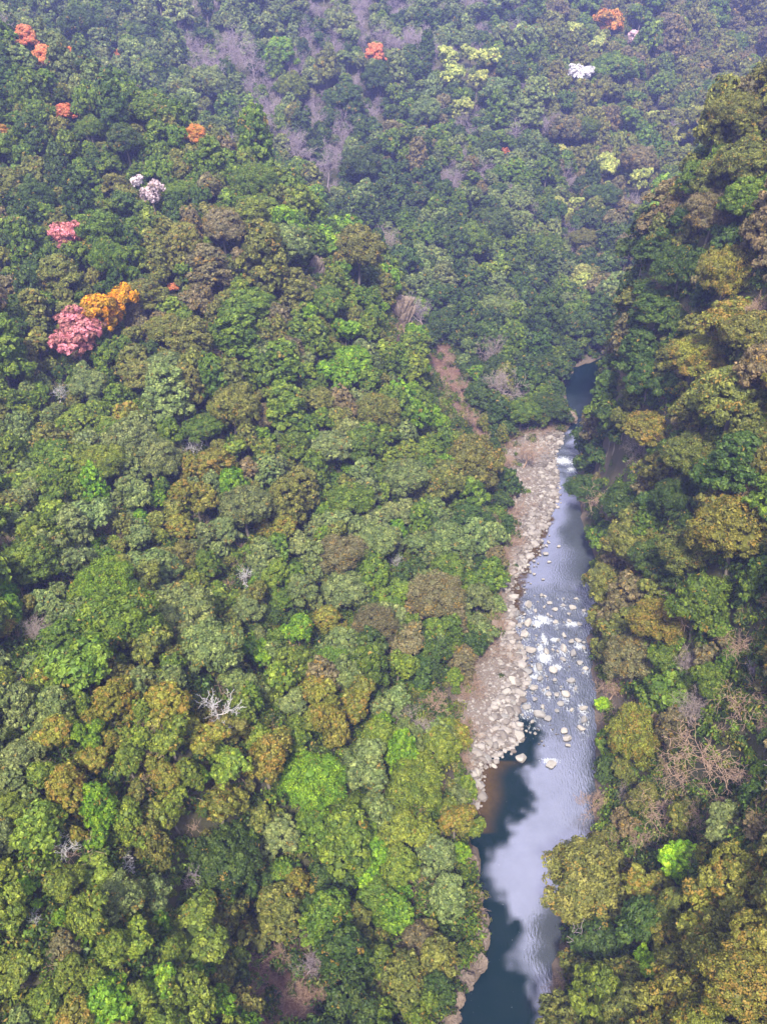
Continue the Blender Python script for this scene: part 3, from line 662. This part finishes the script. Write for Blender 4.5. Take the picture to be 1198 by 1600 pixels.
SPECIAL = [  # u, v, radius px, colour, form, name, label, landmark phrase
 (38,62,20,'R','tiered','red_leaved_tree','coral red tree highest on the left hillside near the top left corner','the highest coral tree on the left'),
 (72,88,22,'R','tiered','red_leaved_tree','coral red layered tree just below right of the highest coral tree',None),
 (115,80,15,'OR','tiered','autumn_tree','small orange tree right of the two coral trees at top left',None),
 (182,87,8,'R','dome','red_leaved_tree','tiny coral tree alone in the dark trees at upper left',None),
 (103,172,20,'R','tiered','red_leaved_tree','coral red layered tree between the top left corner and the small pink tree','the lower coral tree on the left'),
 (5,205,15,'BO','tiered','autumn_tree','rust orange tree cut by the left edge of the photo',None),
 (303,200,18,'BO','tiered','autumn_tree','rust orange tree on the crest of the left ridge','the rust orange crest tree'),
 (390,180,13,'OR','loose','autumn_tree','faint orange tree amid mauve leafless trees past the left ridge',None),
 (585,85,18,'R','tiered','red_leaved_tree','coral red tree high on the far hillside in the middle','the coral tree on the far hillside'),
 (215,285,13,'W','irregular','cherry_tree','small white blossoming cherry above the pale pink cherry',None),
 (238,307,24,'PW','irregular','cherry_tree','pale pink blossoming cherry above the small pink tree on left','the pale pink cherry'),
 (112,368,32,'PK','irregular','pink_leaved_tree','small pink tree above the golden orange tree','the small pink tree'),
 (165,498,40,'GO','irregular','autumn_tree','golden orange tree glowing beside the large pink tree','the golden orange tree'),
 (120,532,43,'PK','irregular','pink_leaved_tree','large pink tree touching the golden orange tree','the large pink tree'),
 (268,447,9,'R','dome','red_leaved_tree','tiny dark red tree in the olive trees right of the golden orange tree','the tiny dark red tree'),
 (165,325,22,'Y','irregular','broadleaf_tree','bright yellow-green tree just left of the pale pink cherry',None),
 (950,30,30,'BO','irregular','autumn_tree','rust orange tree at the top edge toward the right','the rust orange tree at the top'),
 (988,65,15,'PW','irregular','cherry_tree','small pale pink cherry below the rust orange tree at the top',None),
 (905,121,20,'W','irregular','cherry_tree','white blossoming cherry alone on the far hillside','the white cherry'),
 (790,238,9,'R','loose','red_leaved_tree','tiny faded red tree in the middle of the far hillside',None),
 (977,435,11,'GO','irregular','autumn_tree','small golden yellow tree where the right ridge meets the far valley','the small golden yellow tree'),
 (1015,665,36,'T','dome','broadleaf_tree','strong orange-topped tree on the right slope above the river bend','the orange-topped tree'),
 (400,1015,32,'B','irregular','broadleaf_tree','vivid lime green tree right above the big white dead tree','the vivid lime tree'),
 (345,1265,44,'T','irregular','broadleaf_tree','large orange-tan tree standing out on the lower left ridge','the large orange-tan tree'),
 (485,1220,50,'B','irregular','broadleaf_tree','large vivid green tree on the lower ridge right of the orange-tan tree','the large vivid green tree'),
 (682,1340,33,'S','dome','broadleaf_tree','upper pale blue-green tree overhanging the dark pool','the blue-green pool tree'),
 (700,1402,37,'S','tall','broadleaf_tree','lower pale blue-green tree directly under its twin by the pool',None),
 (905,1372,78,'O','dome','broadleaf_tree','largest round olive tree leaning over the right side of the pool','the largest round olive tree'),
 (1060,1345,38,'L','irregular','broadleaf_tree','neon green bush glowing between the lower right trees','the neon green bush'),
 (930,1110,14,'L','irregular','broadleaf_tree','small neon green bush on the right bank beside the rapids','the neon bush on the right bank'),
 (924,1172,12,'L','irregular','broadleaf_tree','second neon green bush just below the first on the right bank',None),
 (1015,1512,28,'L','irregular','broadleaf_tree','neon green bush low down near the bottom right corner',None),
 (1145,1288,36,'S','irregular','broadleaf_tree','blue-grey tree under the big leafless tree on the right slope','the blue-grey tree on the right'),
 (1020,335,27,'B','tall','broadleaf_tree','bright green tree on the left flank of the right ridge','the bright green tree on the right ridge'),
 (440,92,24,'B','tiered','broadleaf_tree','bright green tree high on the far left hillside','the bright green tree at the top'),
 (465,985,32,'B','irregular','broadleaf_tree','rich green tree right of the vivid lime tree',None),
 (510,965,24,'T','dome','broadleaf_tree','golden-topped tree right of the vivid lime tree',None),
 # leafless and dead
 (325,1085,50,'dead','','dead_tree','big white dead tree with bare forked limbs on the left slope','the big white dead tree'),
 (425,1115,18,'dead','','dead_tree','small white dead tree right of the big white dead tree',None),
 (370,900,28,'dead','','dead_tree','grey dead tree sprawling between green crowns in the middle left','the sprawling grey dead tree'),
 (300,700,20,'dead','','dead_tree','pale dead tree on the upper middle of the left slope','the pale dead tree mid slope'),
 (90,612,20,'dead','','dead_tree','pale dead tree below the large pink tree',None),
 (97,1325,24,'dead','','dead_tree','pale dead tree low at the left among yellow-green crowns','the low pale dead tree'),
 (190,1345,20,'dead','','dead_tree','pale dead tree just right of the low pale dead tree at the left',None),
 (57,1440,18,'dead','','dead_tree','small pale dead tree nearest the bottom left corner',None),
 (620,880,16,'dead','','dead_tree','pale dead twigs above the grey-green trees mid slope near the river',None),
 (1130,1140,85,'arch','','bare_tree','big leafless tree arching across the right slope','the big leafless tree on the right'),
 (1100,925,50,'arch','','bare_tree','grey leafless tree arching out above the ivy-green crowns on right',None),
 (1175,985,45,'arch','','bare_tree','pinkish leafless tree cut by the right edge of the photo',None),
 (1050,1225,55,'arch','','bare_tree','tangled leafless tree left of and below the big leafless tree',None),
 (975,1335,42,'arch','','bare_tree','leafless tree rising behind the largest round olive tree',None),
 (925,1475,42,'arch','','bare_tree','pale leafless branches spread over dark green below the round olive tree',None),
 (960,755,42,'arch','','bare_tree','leafless tree hanging over the upper river bend from the right','the leafless tree at the river bend'),
 (985,728,32,'bare','','bare_tree','dense twiggy tree just behind the leafless tree at the river bend',None),
 (820,702,34,'tan','','bare_tree','pinkish leafless tree standing on the upper gravel bar','the pinkish gravel bar tree'),
 (788,722,24,'tan','','bare_tree','smaller tan leafless tree left of the pinkish one on the gravel',None),
 (785,600,42,'bare','','bare_tree','grey leafless tree above the gravel bar beside the scree gully','the grey leafless tree by the scree'),
 (665,490,28,'mauve','','bare_tree','mauve leafless tree right of the grey streaked cliff face',None),
 (600,375,28,'bare','','bare_tree','pale grey leafless tree behind the left ridge shoulder','the leafless tree past the ridge'),
 (685,1090,34,'tan','','bare_tree','tan leafless tree at the forest edge of the gravel bar','the tan leafless tree by the gravel'),
 (645,1128,32,'bare','','bare_tree','grey leafless tree left of the tan one by the gravel bar',None),
 (300,1378,32,'mauve','','bare_tree','dark twiggy leafless tree in the hollow below the orange-tan tree',None),
 (50,990,26,'bare','','bare_tree','pale leafless tree near the left edge at mid height','the leafless left-edge tree'),
 (1190,480,28,'tan','','bare_tree','pinkish brown leafless tree at the right edge below the ridge',None),
 (862,1545,24,'tan','','bare_tree','thin tan leafless tree leaning over the pool at the bottom',None),
 (935,1255,30,'tan','','bare_tree','tan twiggy tree on the right bank above the round olive tree',None),
 (10,850,22,'tan','','bare_tree','pinkish leafless tree cut by the left edge at mid height',None),
 (440,1480,22,'tan','','bare_tree','reddish leafless tree on the brown gully floor at the bottom',None),
 (500,1560,26,'tan','','bare_tree','reddish leafless tree lowest on the brown gully floor',None),
 (480,1510,22,'mauve','','bare_tree','dark twiggy tree in the middle of the brown gully floor',None),
]
for u, v, r in [(360,60,30),(330,100,28),(400,200,28),(450,215,28),(510,262,28),(520,297,20),(470,240,24),(300,12,24),(375,95,24),(660,55,32),(725,205,24),(1045,200,20),(990,320,24),(560,30,24),(620,22,20),
                (700,560,17),(722,602,16),(690,590,15),(735,650,18),(757,682,16),(800,805,18),(792,865,17),(740,1065,20),(728,1130,18),(722,1185,18),(430,165,24),(560,130,22),(590,180,22),(490,190,24),(540,215,22),(260,40,20),(480,60,20),(690,280,18),(860,270,18),(700,30,22),(390,135,22)]:
    SPECIAL.append((u, v, r, 'mauve' if v < 330 else ('tan' if u > 680 else 'bare'), '', 'bare_tree', '', None))
for u, v, r in [(1165,1075,52),(1070,1185,48),(1182,1190,48),(1112,1262,44),(1012,1292,34),(1150,1230,40)]: SPECIAL.append((u, v, r, 'arch', '', 'bare_tree', '', None))
for u, v, r in [(897,45,15),(932,75,17),(700,90,20),(735,90,15),(762,95,22),(705,115,24),(722,168,24),(1020,180,16),(1030,193,13),(950,265,20),(953,290,14),(855,220,20),(865,305,15),(998,290,20),(745,130,16)]:
    SPECIAL.append((u, v, r, 'P', 'irregular', 'pale_leaved_tree', '', None))
KEYS = """455 140 25 Y,355 182 22 G,385 155 20 G,175 190 28 D,230 170 30 G,1160 165 45 O,1115 205 38 O,1090 240 28 G,1165 265 48 O,1180 130 28 O,1110 345 42 N,1170 325 38 G,1130 445 48 T,1060 430 40 D,1140 510 46 T,
1030 480 35 D,915 370 30 O,770 430 25 Y,940 455 28 S,870 480 25 S,1100 560 50 T,1145 625 58 O,1090 700 58 O,1150 840 60 T,1085 862 45 O,1000 560 38 D,955 600 34 D,950 640 34 G,905 700 22 D,900 775 30 D,
922 838 24 D,945 842 26 G,950 915 42 O,1035 972 42 T,995 1030 44 N,1090 955 52 G,745 580 18 B,815 645 28 G,610 715 25 Y,620 800 30 S,700 850 40 S,680 930 44 N,620 1040 32 Y,125 655 32 Y,50 700 16 B,
150 810 34 S,250 838 16 Y,215 840 25 S,310 790 32 T,120 880 38 S,65 945 25 S,165 920 45 B,280 950 62 S,435 900 26 Y,470 850 28 S,320 665 32 G,440 645 35 G,5 980 25 T,540 920 36 S,500 620 28 O,515 690 36 S,
245 780 20 B,220 810 15 B,175 1095 38 T,250 1095 38 T,30 1100 34 S,30 1180 38 S,85 1155 30 T,137 1150 26 B,105 1235 38 T,150 1190 26 T,270 1160 36 Y,350 1205 36 Y,415 1200 40 T,260 1215 30 T,350 1335 54 D,
200 1285 36 Y,55 1290 38 Y,145 1430 42 Y,240 1395 26 S,15 1430 36 Y,205 1470 36 Y,100 1480 24 N,160 1560 42 B,300 1568 48 Y,70 1565 36 Y,435 1440 38 O,460 1380 30 T,535 1325 46 G,580 1200 42 S,340 1470 22 N,
545 1500 46 D,650 1225 50 Y,625 1282 38 Y,620 1430 32 B,630 1535 46 O,685 1500 38 O,740 1300 18 Y,1000 1150 44 T,955 1165 30 G,1105 1445 54 T,1150 1362 60 T,1180 1485 60 T,1125 1510 55 O,940 1560 48 Y,
980 1525 36 O,930 1470 46 D,1190 1215 20 G,1060 1075 40 G,860 1440 26 T,1020 870 40 D,1150 740 44 D,1050 790 38 D,990 930 30 N,430 1030 26 S,560 1100 34 T,520 1140 34 T,640 1150 30 S,360 1140 28 O,480 1300 40 G,
430 1300 34 S,590 1400 38 G,510 1400 36 D,560 1450 36 O,655 1470 34 N,90 1380 32 Y,150 1360 28 Y,250 1330 34 O,20 1520 38 Y,240 1530 34 B,110 1520 32 Y,340 1530 30 O,390 420 22 B,620 610 26 B,540 520 26 B"""
ZONES = [(80,1480,'Y5 B2 S1 T1'),(250,1480,'Y4 B2 S2 O1'),(250,1200,'T3 Y4 O2 B1'),(450,1180,'T3 Y4 O1 S1 G1'),(60,1140,'S4 T2 G2 Y2'),(400,1400,'D5 O3 G1'),(600,1200,'Y4 S3 T1 B2'),
 (570,1330,'B4 Y2 G3'),(600,1500,'D4 O3 G3'),(100,900,'G3 S3 O1 Y2 B1'),(60,700,'G3 O1 Y3 S2'),(300,820,'O2 G3 S3 T1 B1'),(300,1000,'G3 S3 O2 Y1'),(550,950,'S4 G3 D1 N1'),(600,750,'G4 S3 B1 O2'),
 (700,900,'G3 S3 D3 N1'),(400,600,'O3 G3 N1 S2 Y1'),(560,600,'G3 O3 S2 B1 N1'),(100,450,'G3 O3 D3 N1'),(350,450,'O4 N3 G2 Y1'),(100,250,'D3 G4 O2'),(300,250,'G3 O3 D2 N1'),(450,350,'G5 S2 O2 B1'),
 (200,60,'S4 D3 G2 M1'),(420,180,'M5 S2 O1 G2'),(350,80,'M3 S4 D3'),(600,100,'M3 D2 S4 G1'),(700,250,'D3 G3 S2 M2 N1'),(650,400,'G3 S3 D3'),(850,250,'S4 D4 G2 M1'),(1000,80,'D5 S4 M1'),(950,350,'S3 D3 M2 P1'),
 (800,450,'G3 D3 S3'),(830,600,'G3 D4 M1'),(720,500,'D8 S1'),(560,470,'Y4 O2 G2 B2'),(680,660,'G3 B3 Y3'),(610,560,'Y4 O2 G2 B2'),(430,330,'O3 G3 Y4'),(300,250,'O3 G4 Y1'),(620,380,'D8 S1'),(500,250,'D5 S1 M2'),(780,640,'D5 O1'),(560,330,'D8 S1')]  # sunlit crest and shaded side valley are put into the tree colours here
ZR = [(1150,200,'O5 N2 G3'),(1050,480,'D5 O2 N2'),(1150,600,'O5 T3 N2'),(1000,700,'D5 O2 N1'),(1080,800,'D3 O3 G2 N1'),(950,930,'O4 N3 G2'),(1050,1050,'N3 O3 G3 M1'),(1100,1200,'N3 O2 M3 D1'),(1100,1450,'T4 O5'),(950,1450,'D5 O4')]
def zparse(s): return [w[0] for w in s.split() for _ in range(int(w[1:]))]
def zone_pick(u, v, right):
    Z = ZR if right else ZONES; ds = sorted(((u - a) ** 2 + (v - b) ** 2) ** .5 + random.uniform(0, 60) for a, b, s in Z)
    best = min(Z, key=lambda z: math.hypot(u - z[0], v - z[1]) + random.uniform(0, 55)); return random.choice(zparse(best[2]))
def river_x(y):
    o = np.argsort(RW[:, 1]); return np.interp(y, RW[o, 1], RW[o, 0])

TREES = []   # dict: x y z r u v depth col form name label lm
def add_tree(x, y, r, col, form, name='broadleaf_tree', label='', lm=None, key=False):
    z = float(hgt(x, y)); s = r / 5; u, v, d = pix(x, y, z + 7.0 * s)
    TREES.append(dict(x=x, y=y, z=z, r=r, u=u, v=v, d=d, col=col, form=form, name=name, label=label, lm=lm, key=key, rot=random.uniform(0, 6.28)))
def dist_land(x, y): return DW[int(round((y - GY0) / GS)), int(round((x - GX0) / GS))]
def place_px(u, v, rpx, col, form, *a):
    up = 3.0
    for _ in range(4):
        h_ = hit(u, v, up)
        if h_ is None: return
        r = min(rpx / FPX * h_[3], 13.5); up = (6.6 if form else 5.0) * r / 5
    x, y = h_[0], h_[1]
    if u > 840:                                             # keep the foot of right-bank trees on land
        x = max(x, river_x(y) + 1.0)
    add_tree(x, y, r, col, form, *a, True)
for sp in SPECIAL: place_px(*sp[:5], *sp[5:])
for ks in KEYS.replace('\n', '').split(','):
    u, v, r, c = ks.split(); place_px(float(u), float(v), float(r), c, random.choice(['dome', 'dome', 'irregular', 'irregular', 'tall', 'tiered'] if c in 'DGO' else ['dome', 'irregular', 'irregular']), 'broadleaf_tree', '', None)
# fill the slopes between the surveyed trees
cell = {}
def ck(x, y): return (int(x // 12), int(y // 12))
def near_ok(x, y, z, r, f):
    cx, cy = ck(x, y)
    for i in range(cx - 1, cx + 2):
        for j in range(cy - 1, cy + 2):
            for t in cell.get((i, j), ()):
                if (t['x'] - x) ** 2 + (t['y'] - y) ** 2 + ((t['z'] - z) * .8) ** 2 < (f * (t['r'] + r)) ** 2: return False
    return True
KEYT = [(t['u'], t['v'], t['d'], t['r'] * FPX / t['d'] * (.72 if t['col'] == 'arch' else 1), bool(t['label']) or t['name'] == 'pale_leaved_tree') for t in TREES]
for u, v, R in [(700,600,40),(692,555,30),(725,650,25),(625,500,28),(494,425,16),(905,618,30),(738,1105,22),(728,1175,20),(752,1060,16),(775,960,14),(745,1250,14),(757,1440,16),(752,1470,22),(728,1535,16),(425,1500,26),(470,1560,34),(890,665,12)]:
    h_ = hit(u, v, 1.0); KEYT.append((u, v, h_[3], R, True))
KA = np.array([k_[:4] for k_ in KEYT]); KF = np.array([.80 if k_[4] else .55 for k_ in KEYT])
def hides_key(u, v, d, r):
    R = r * FPX / d; q = np.hypot(KA[:, 0] - u, KA[:, 1] - v + .15 * R); return bool(np.any((q < KF * (KA[:, 3] + R)) & (d < KA[:, 2] + 14) & (d > KA[:, 2] - np.where(KF > .6, 220, 70))))
for t in TREES: cell.setdefault(ck(t['x'], t['y']), []).append(t)
def fill(n, f, rs, only_right=False):
    px = rng.uniform(-260, 320, n); py = rng.uniform(25, 780, n); pz = hgt(px, py)
    uu, vv, dd = pix(px, py, pz + 5); dw = DW[np.round((py - GY0) / GS).astype(int), np.round((px - GX0) / GS).astype(int)]
    bad = inside(px, py, POLY) | inside(px, py, GRAVEL_POLY)
    for p in SCARS: bad |= inside(px, py, p)
    rx = river_x(py)
    ok = (~bad) & (dd > 20) & (uu > -420) & (uu < 1680) & (vv > -140) & (vv < 1850) & (dw > np.where(px > rx - 2, 1.2, 2.5))
    for i in np.where(ok)[0]:
        x, y, z, d = px[i], py[i], pz[i], dd[i]; right = x > rx[i] - 3
        if only_right and not right: continue
        r = float(np.interp(d, [100, 220, 480], [3.3, 4.4, 6.4])) * min(1.7, random.lognormvariate(-.02, .27)) * rs * (1.15 if right else 1)
        if not near_ok(x, y, z, r, f) or hides_key(uu[i], vv[i], d, r): continue
        c = zone_pick(uu[i], vv[i], right)
        form = '' if c == 'M' else random.choice(['dome', 'dome', 'irregular', 'irregular', 'irregular', 'tall', 'tiered'])
        if c == 'M': c, nm = ('mauve' if vv[i] < 420 else random.choice(['bare', 'tan', 'arch' if right else 'bare'])), 'bare_tree'
        elif c == 'P': nm = 'pale_leaved_tree'
        else: nm = 'broadleaf_tree'
        add_tree(x, y, r, c, form, nm); cell.setdefault(ck(x, y), []).append(TREES[-1])
fill(60000, .58, 1.12); fill(90000, .54, .75); fill(60000, .55, .45); fill(60000, .46, .7, True)

# which trees show, and how large: crowns splatted into a small depth-sorted picture of the view
SCL = 4; IDB = np.full((400, 300), -1); ZB = np.full((400, 300), 1e9)
for i in range(0, 400, 2):
    for j in range(0, 300, 2):
        h_ = hit(j * SCL + 4, i * SCL + 4); ZB[i:i + 2, j:j + 2] = h_[3] if h_ else 1e9
for i, t in enumerate(TREES):
    R = t['r'] * FPX / t['d'] / SCL * (.95 if t['form'] else .6); cu, cv = t['u'] / SCL, t['v'] / SCL
    i0, i1, j0, j1 = max(0, int(cv - R)), min(400, int(cv + R) + 1), max(0, int(cu - R)), min(300, int(cu + R) + 1)
    if i0 >= i1 or j0 >= j1: continue
    a, b = np.mgrid[i0:i1, j0:j1]; mk = ((a - cv) ** 2 + (b - cu) ** 2 < R * R) & (t['d'] - t['r'] * .6 < ZB[i0:i1, j0:j1])
    ZB[i0:i1, j0:j1][mk] = t['d'] - t['r'] * .6; IDB[i0:i1, j0:j1][mk] = i
cnt = np.bincount(IDB[IDB >= 0], minlength=len(TREES))
for i, t in enumerate(TREES): t['vis'] = int(cnt[i])
leafy = sorted([t for t in TREES if t['name'] == 'broadleaf_tree' and t['vis'] > 3], key=lambda t: -(t['vis'] + (1e6 if t['label'] else 0)))
bare = sorted([t for t in TREES if t['name'] == 'bare_tree' and t['vis'] > 2], key=lambda t: -(t['vis'] + (1e6 if t['label'] else 0)))
chosen = leafy[:300] + bare[:200] + [t for t in TREES if t['name'] not in ('broadleaf_tree', 'bare_tree') and (t['label'] or t['vis'] > 1)]
chosen_ids = set(id(t) for t in chosen)
print('TREES', len(TREES), 'visible', int((cnt > 0).sum()), 'leafy vis', sum(1 for t in TREES if t['name'] == 'broadleaf_tree' and t['vis'] > 0), 'chosen', len(chosen), 'bare', len(bare))

# ------------------------------------------------------------------ labels that single out one tree or boulder
LM = [(t['lm'], t['u'], t['v']) for t in TREES if t['lm']]
LM += [('the streaked cliff face', 625, 500), ('the brown scree gully', 695, 600), ('the far dark pool', 905, 615), ('the rapids', 860, 1000), ('the middle of the gravel bar', 765, 1110), ('the upper gravel bar', 815, 780),
       ('the open sky-lit pool', 860, 1270), ('the brown gully floor', 430, 1520), ('the bottom left corner', 0, 1600), ('the bottom right corner', 1198, 1600), ('the top left corner', 0, 0), ('the top right corner', 1198, 0),
       ('the jagged bank outcrop', 752, 1468), ('the crest of the right ridge', 1150, 140), ('the dark lower pool', 780, 1550), ('the ridge shoulder cliff', 494, 425)]
DIRS = ['to the right of', 'below and right of', 'below', 'below and left of', 'to the left of', 'above and left of', 'above', 'above and right of']
ORD = ['nearest', 'second', 'third', 'fourth', 'fifth', 'sixth', 'seventh', 'eighth', 'ninth', 'tenth', 'eleventh', 'twelfth', 'thirteenth', 'fourteenth', 'fifteenth', 'sixteenth', 'seventeenth', 'eighteenth', 'nineteenth', 'twentieth', 'twenty-first', 'twenty-second', 'twenty-third', 'twenty-fourth', 'twenty-fifth', 'twenty-sixth']
def give_labels(items, lms):
    """items: dicts with u, v, head (words before the noun), noun, shape; writes it['label']"""
    B_ = {}
    for it in items:
        if it['label']: continue
        L = min(lms, key=lambda q: math.hypot(q[1] - it['u'], q[2] - it['v'])); dx, dy = it['u'] - L[1], it['v'] - L[2]
        sct = DIRS[int(round(math.atan2(dy, dx) / (pi / 4))) % 8]; B_.setdefault((it['head'], it['noun'], L[0], sct), []).append((math.hypot(dx, dy), id(it), it))
    for (hd, nn, L, sct), v in B_.items():
        v.sort(key=lambda q: q[0])
        for k_, (_, _, it) in enumerate(v):
            it['label'] = (f"{it['shape']} {hd} {nn} {sct} {L}" if False else f"{ORD[min(k_, 25)]} {it['shape']} {hd} {nn} {sct} {L}" if False else f"{ORD[min(k_, 25)]} {hd} {nn} {sct} {L}").strip()
for t in chosen:
    t['noun'] = 'tree'; t['shape'] = FW_.get(t['form'], ''); c = t['col']
    t['head'] = WORD.get(c, {'mauve': 'leafless mauve-grey', 'bare': 'leafless grey', 'tan': 'leafless tan', 'arch': 'leafless arching'}.get(c, ''))
give_labels(chosen, LM)
GROUPS = {'broadleaf_tree': 'evergreen broadleaf trees on the gorge slopes', 'bare_tree': 'leafless trees among the evergreens', 'pale_leaved_tree': 'pale yellow trees on the far hillside', 'dead_tree': 'white dead trees on the left slope',
          'red_leaved_tree': 'coral red trees on the hillsides', 'autumn_tree': 'orange trees on the hillsides', 'cherry_tree': 'blossoming cherry trees', 'pink_leaved_tree': 'pink trees on the left slope'}
bitems = [dict(o=o, u=u, v=v, label='', noun='boulder', head=('big pale' if s > 7.5 else 'pale' if s > 4 else 'small'), shape='') for o, u, v, s in bl]
for b in bitems:
    if (b['u'], b['v']) == (860, 1194): b['label'] = 'flat white rock awash alone in the middle of the lower pool'
    if (b['u'], b['v']) == (814, 1186): b['label'] = 'large pale boulder alone in the dark water off the gravel bar'
give_labels(bitems, [('the upper whitewater', 848, 970), ('the lower whitewater', 852, 1028), ('the flat rock in the pool', 860, 1194), ('the right bank rock pile', 910, 1122), ('the boulder in the dark water', 814, 1186),
                     ('the tip of the gravel bar', 740, 1235), ('the middle of the gravel bar', 790, 1090), ('the upper end of the calm reach', 852, 850), ('the middle of the calm reach', 840, 890), ('the foot of the bank rocks', 800, 960), ('the right end of the riffle', 905, 1000), ('the head of the lower pool', 845, 1105)])
for b in bitems: tag(b['o'], b['label'], 'boulder', 'boulders in the river bed')

# ------------------------------------------------------------------ build the trees
def jit(c, k_=.13): 
    f = random.uniform(1 - k_, 1 + k_); return tuple(min(.9, x * f * random.uniform(.94, 1.06)) for x in c)
def build_tree(t):
    s = t['r'] / 5; e = link(bpy.data.objects.new(t['name'], None)); e.location = (t['x'], t['y'], t['z']); e.empty_display_size = 1
    e.rotation_euler = (random.uniform(-.1, .1), random.uniform(-.1, .1), t['rot']); zs = random.uniform(.82, 1.3); e.scale = (s * random.uniform(.86, 1.16), s * random.uniform(.86, 1.16), s * zs); tag(e, t['label'], 'tree', GROUPS[t['name']])
    if t['col'] in BARE:
        tw, tk = random.choice(BARE[t['col']])
        if t['col'] == 'arch': e.rotation_euler = (0, 0, random.uniform(-.6, .5))
        link(bpy.data.objects.new('branches' if t['col'] in ('dead', 'arch') else 'twigs', tw), e); link(bpy.data.objects.new('trunk', tk), e)
    else:
        cm, tk = random.choice(PROTO['grand' if t['r'] > 5.6 and t['form'] in ('dome', 'irregular') and t['name'] == 'broadleaf_tree' else t['form']]); c = link(bpy.data.objects.new('crown' if t['form'] != 'loose' else 'blossom', cm), e); c.color = (*jit(TINT[t['col']]), max(0, BLM.get(t['col'], 0) * random.uniform(.6, 1.4)))
        link(bpy.data.objects.new('trunk', tk), e)
for t in chosen: build_tree(t)
rows = []
WI = {'dome': (0, 1), 'irregular': (2, 3), 'tall': (4,), 'tiered': (5,), 'loose': (2,), '': (6, 7, 8)}
for t in TREES:
    if id(t) in chosen_ids: continue
    s = t['r'] / 5; c = jit(TINT.get(t['col'], (.3, .25, .28)), .16)
    rows.append((t['x'], t['y'], t['z'], t['rot'], s, s * random.uniform(.82, 1.3), random.choice(WI[t['form']]), *c, BLM.get(t['col'], 0) * random.uniform(.5, 1.5)))
scatter('woods', WOODC, rows, 'mixed evergreen and leafless woodland covering the farther gorge slopes', 'woodland')
# understorey between the crowns, dry brush in the gullies
rows = []
n = 160000; px = rng.uniform(-200, 220, n); py = rng.uniform(30, 480, n); pz = hgt(px, py); uu, vv, dd = pix(px, py, pz)
dw = DW[np.round((py - GY0) / GS).astype(int), np.round((px - GX0) / GS).astype(int)]
okb = (uu > -320) & (uu < 1560) & (vv > 0) & (vv < 1900) & ~inside(px, py, POLY) & (rng.uniform(0, 1, n) < np.interp(dd, [90, 200, 420], [.8, .45, .2]))
insc = np.zeros(n, bool); ong = soft_in(GRAVEL_POLY, px, py, 3.0) > .4
for p in SCARS: insc |= inside(px, py, p)
ing = (soft_in(GRAVEL_POLY, px, py, 1.0) > .5) & (seg_dist(px, py, GRAVEL) > rng.exponential(2.2, n))
for i in np.where(okb & ~ing & (dw > 1.5))[0]:
    s = random.uniform(.7, 2.1)
    if insc[i]:
        if random.random() < .8: rows.append((px[i], py[i], pz[i], random.uniform(0, 6), s * .8, s * .7, random.choice((4, 5, 6)), .2, .1, .06, 0))
        if random.random() < .8: continue
    c = jit(TINT[random.choice('DDGOGD')], .2); dry = random.random() < (.07 if not ong[i] else .7)
    rows.append((px[i], py[i], pz[i] + .4 * s, random.uniform(0, 6), s, s * random.uniform(.9, 1.7), random.randint(4, 6) if dry else random.randint(0, 3), *c, .03))
print('UNDER', len(rows))
scatter('undergrowth', BUSHC, rows, 'low leafy scrub and dry brush on the ground between the trees', 'undergrowth')

# ------------------------------------------------------------------ haze in the gorge air
def haze():
    zt = max(float(ZZ.max()) + 260, CAM_H + 30); x0, x1, y0, y1, z0 = -1900, 1900, -1800, 2300, -8
    V = [(x, y, z) for z in (z0, zt) for x, y in ((x0, y0), (x1, y0), (x1, y1), (x0, y1))]
    me = bpy.data.meshes.new('haze'); me.from_pydata(V, [], [(3, 2, 1, 0), (4, 5, 6, 7), (0, 1, 5, 4), (1, 2, 6, 5), (2, 3, 7, 6), (3, 0, 4, 7)]); me.update()
    m, n_, l, out = new_mat('haze'); pv = n_.new('ShaderNodeVolumePrincipled'); pv.inputs['Color'].default_value = HAZE_COL; pv.inputs['Density'].default_value = HAZE_D; pv.inputs['Anisotropy'].default_value = 0.0
    l.new(pv.outputs[0], out.inputs['Volume']); me.materials.append(m); o = link(bpy.data.objects.new('haze', me)); tag(o, 'bluish air haze filling the gorge', 'haze', kind='stuff')
HAZE_COL = (.36, .41, 1.0, 1); HAZE_D = .00028
haze()
print('LABELS', len(set(o.get('label') for o in COL.objects if o.get('label'))), sum(1 for o in COL.objects if o.get('label')))
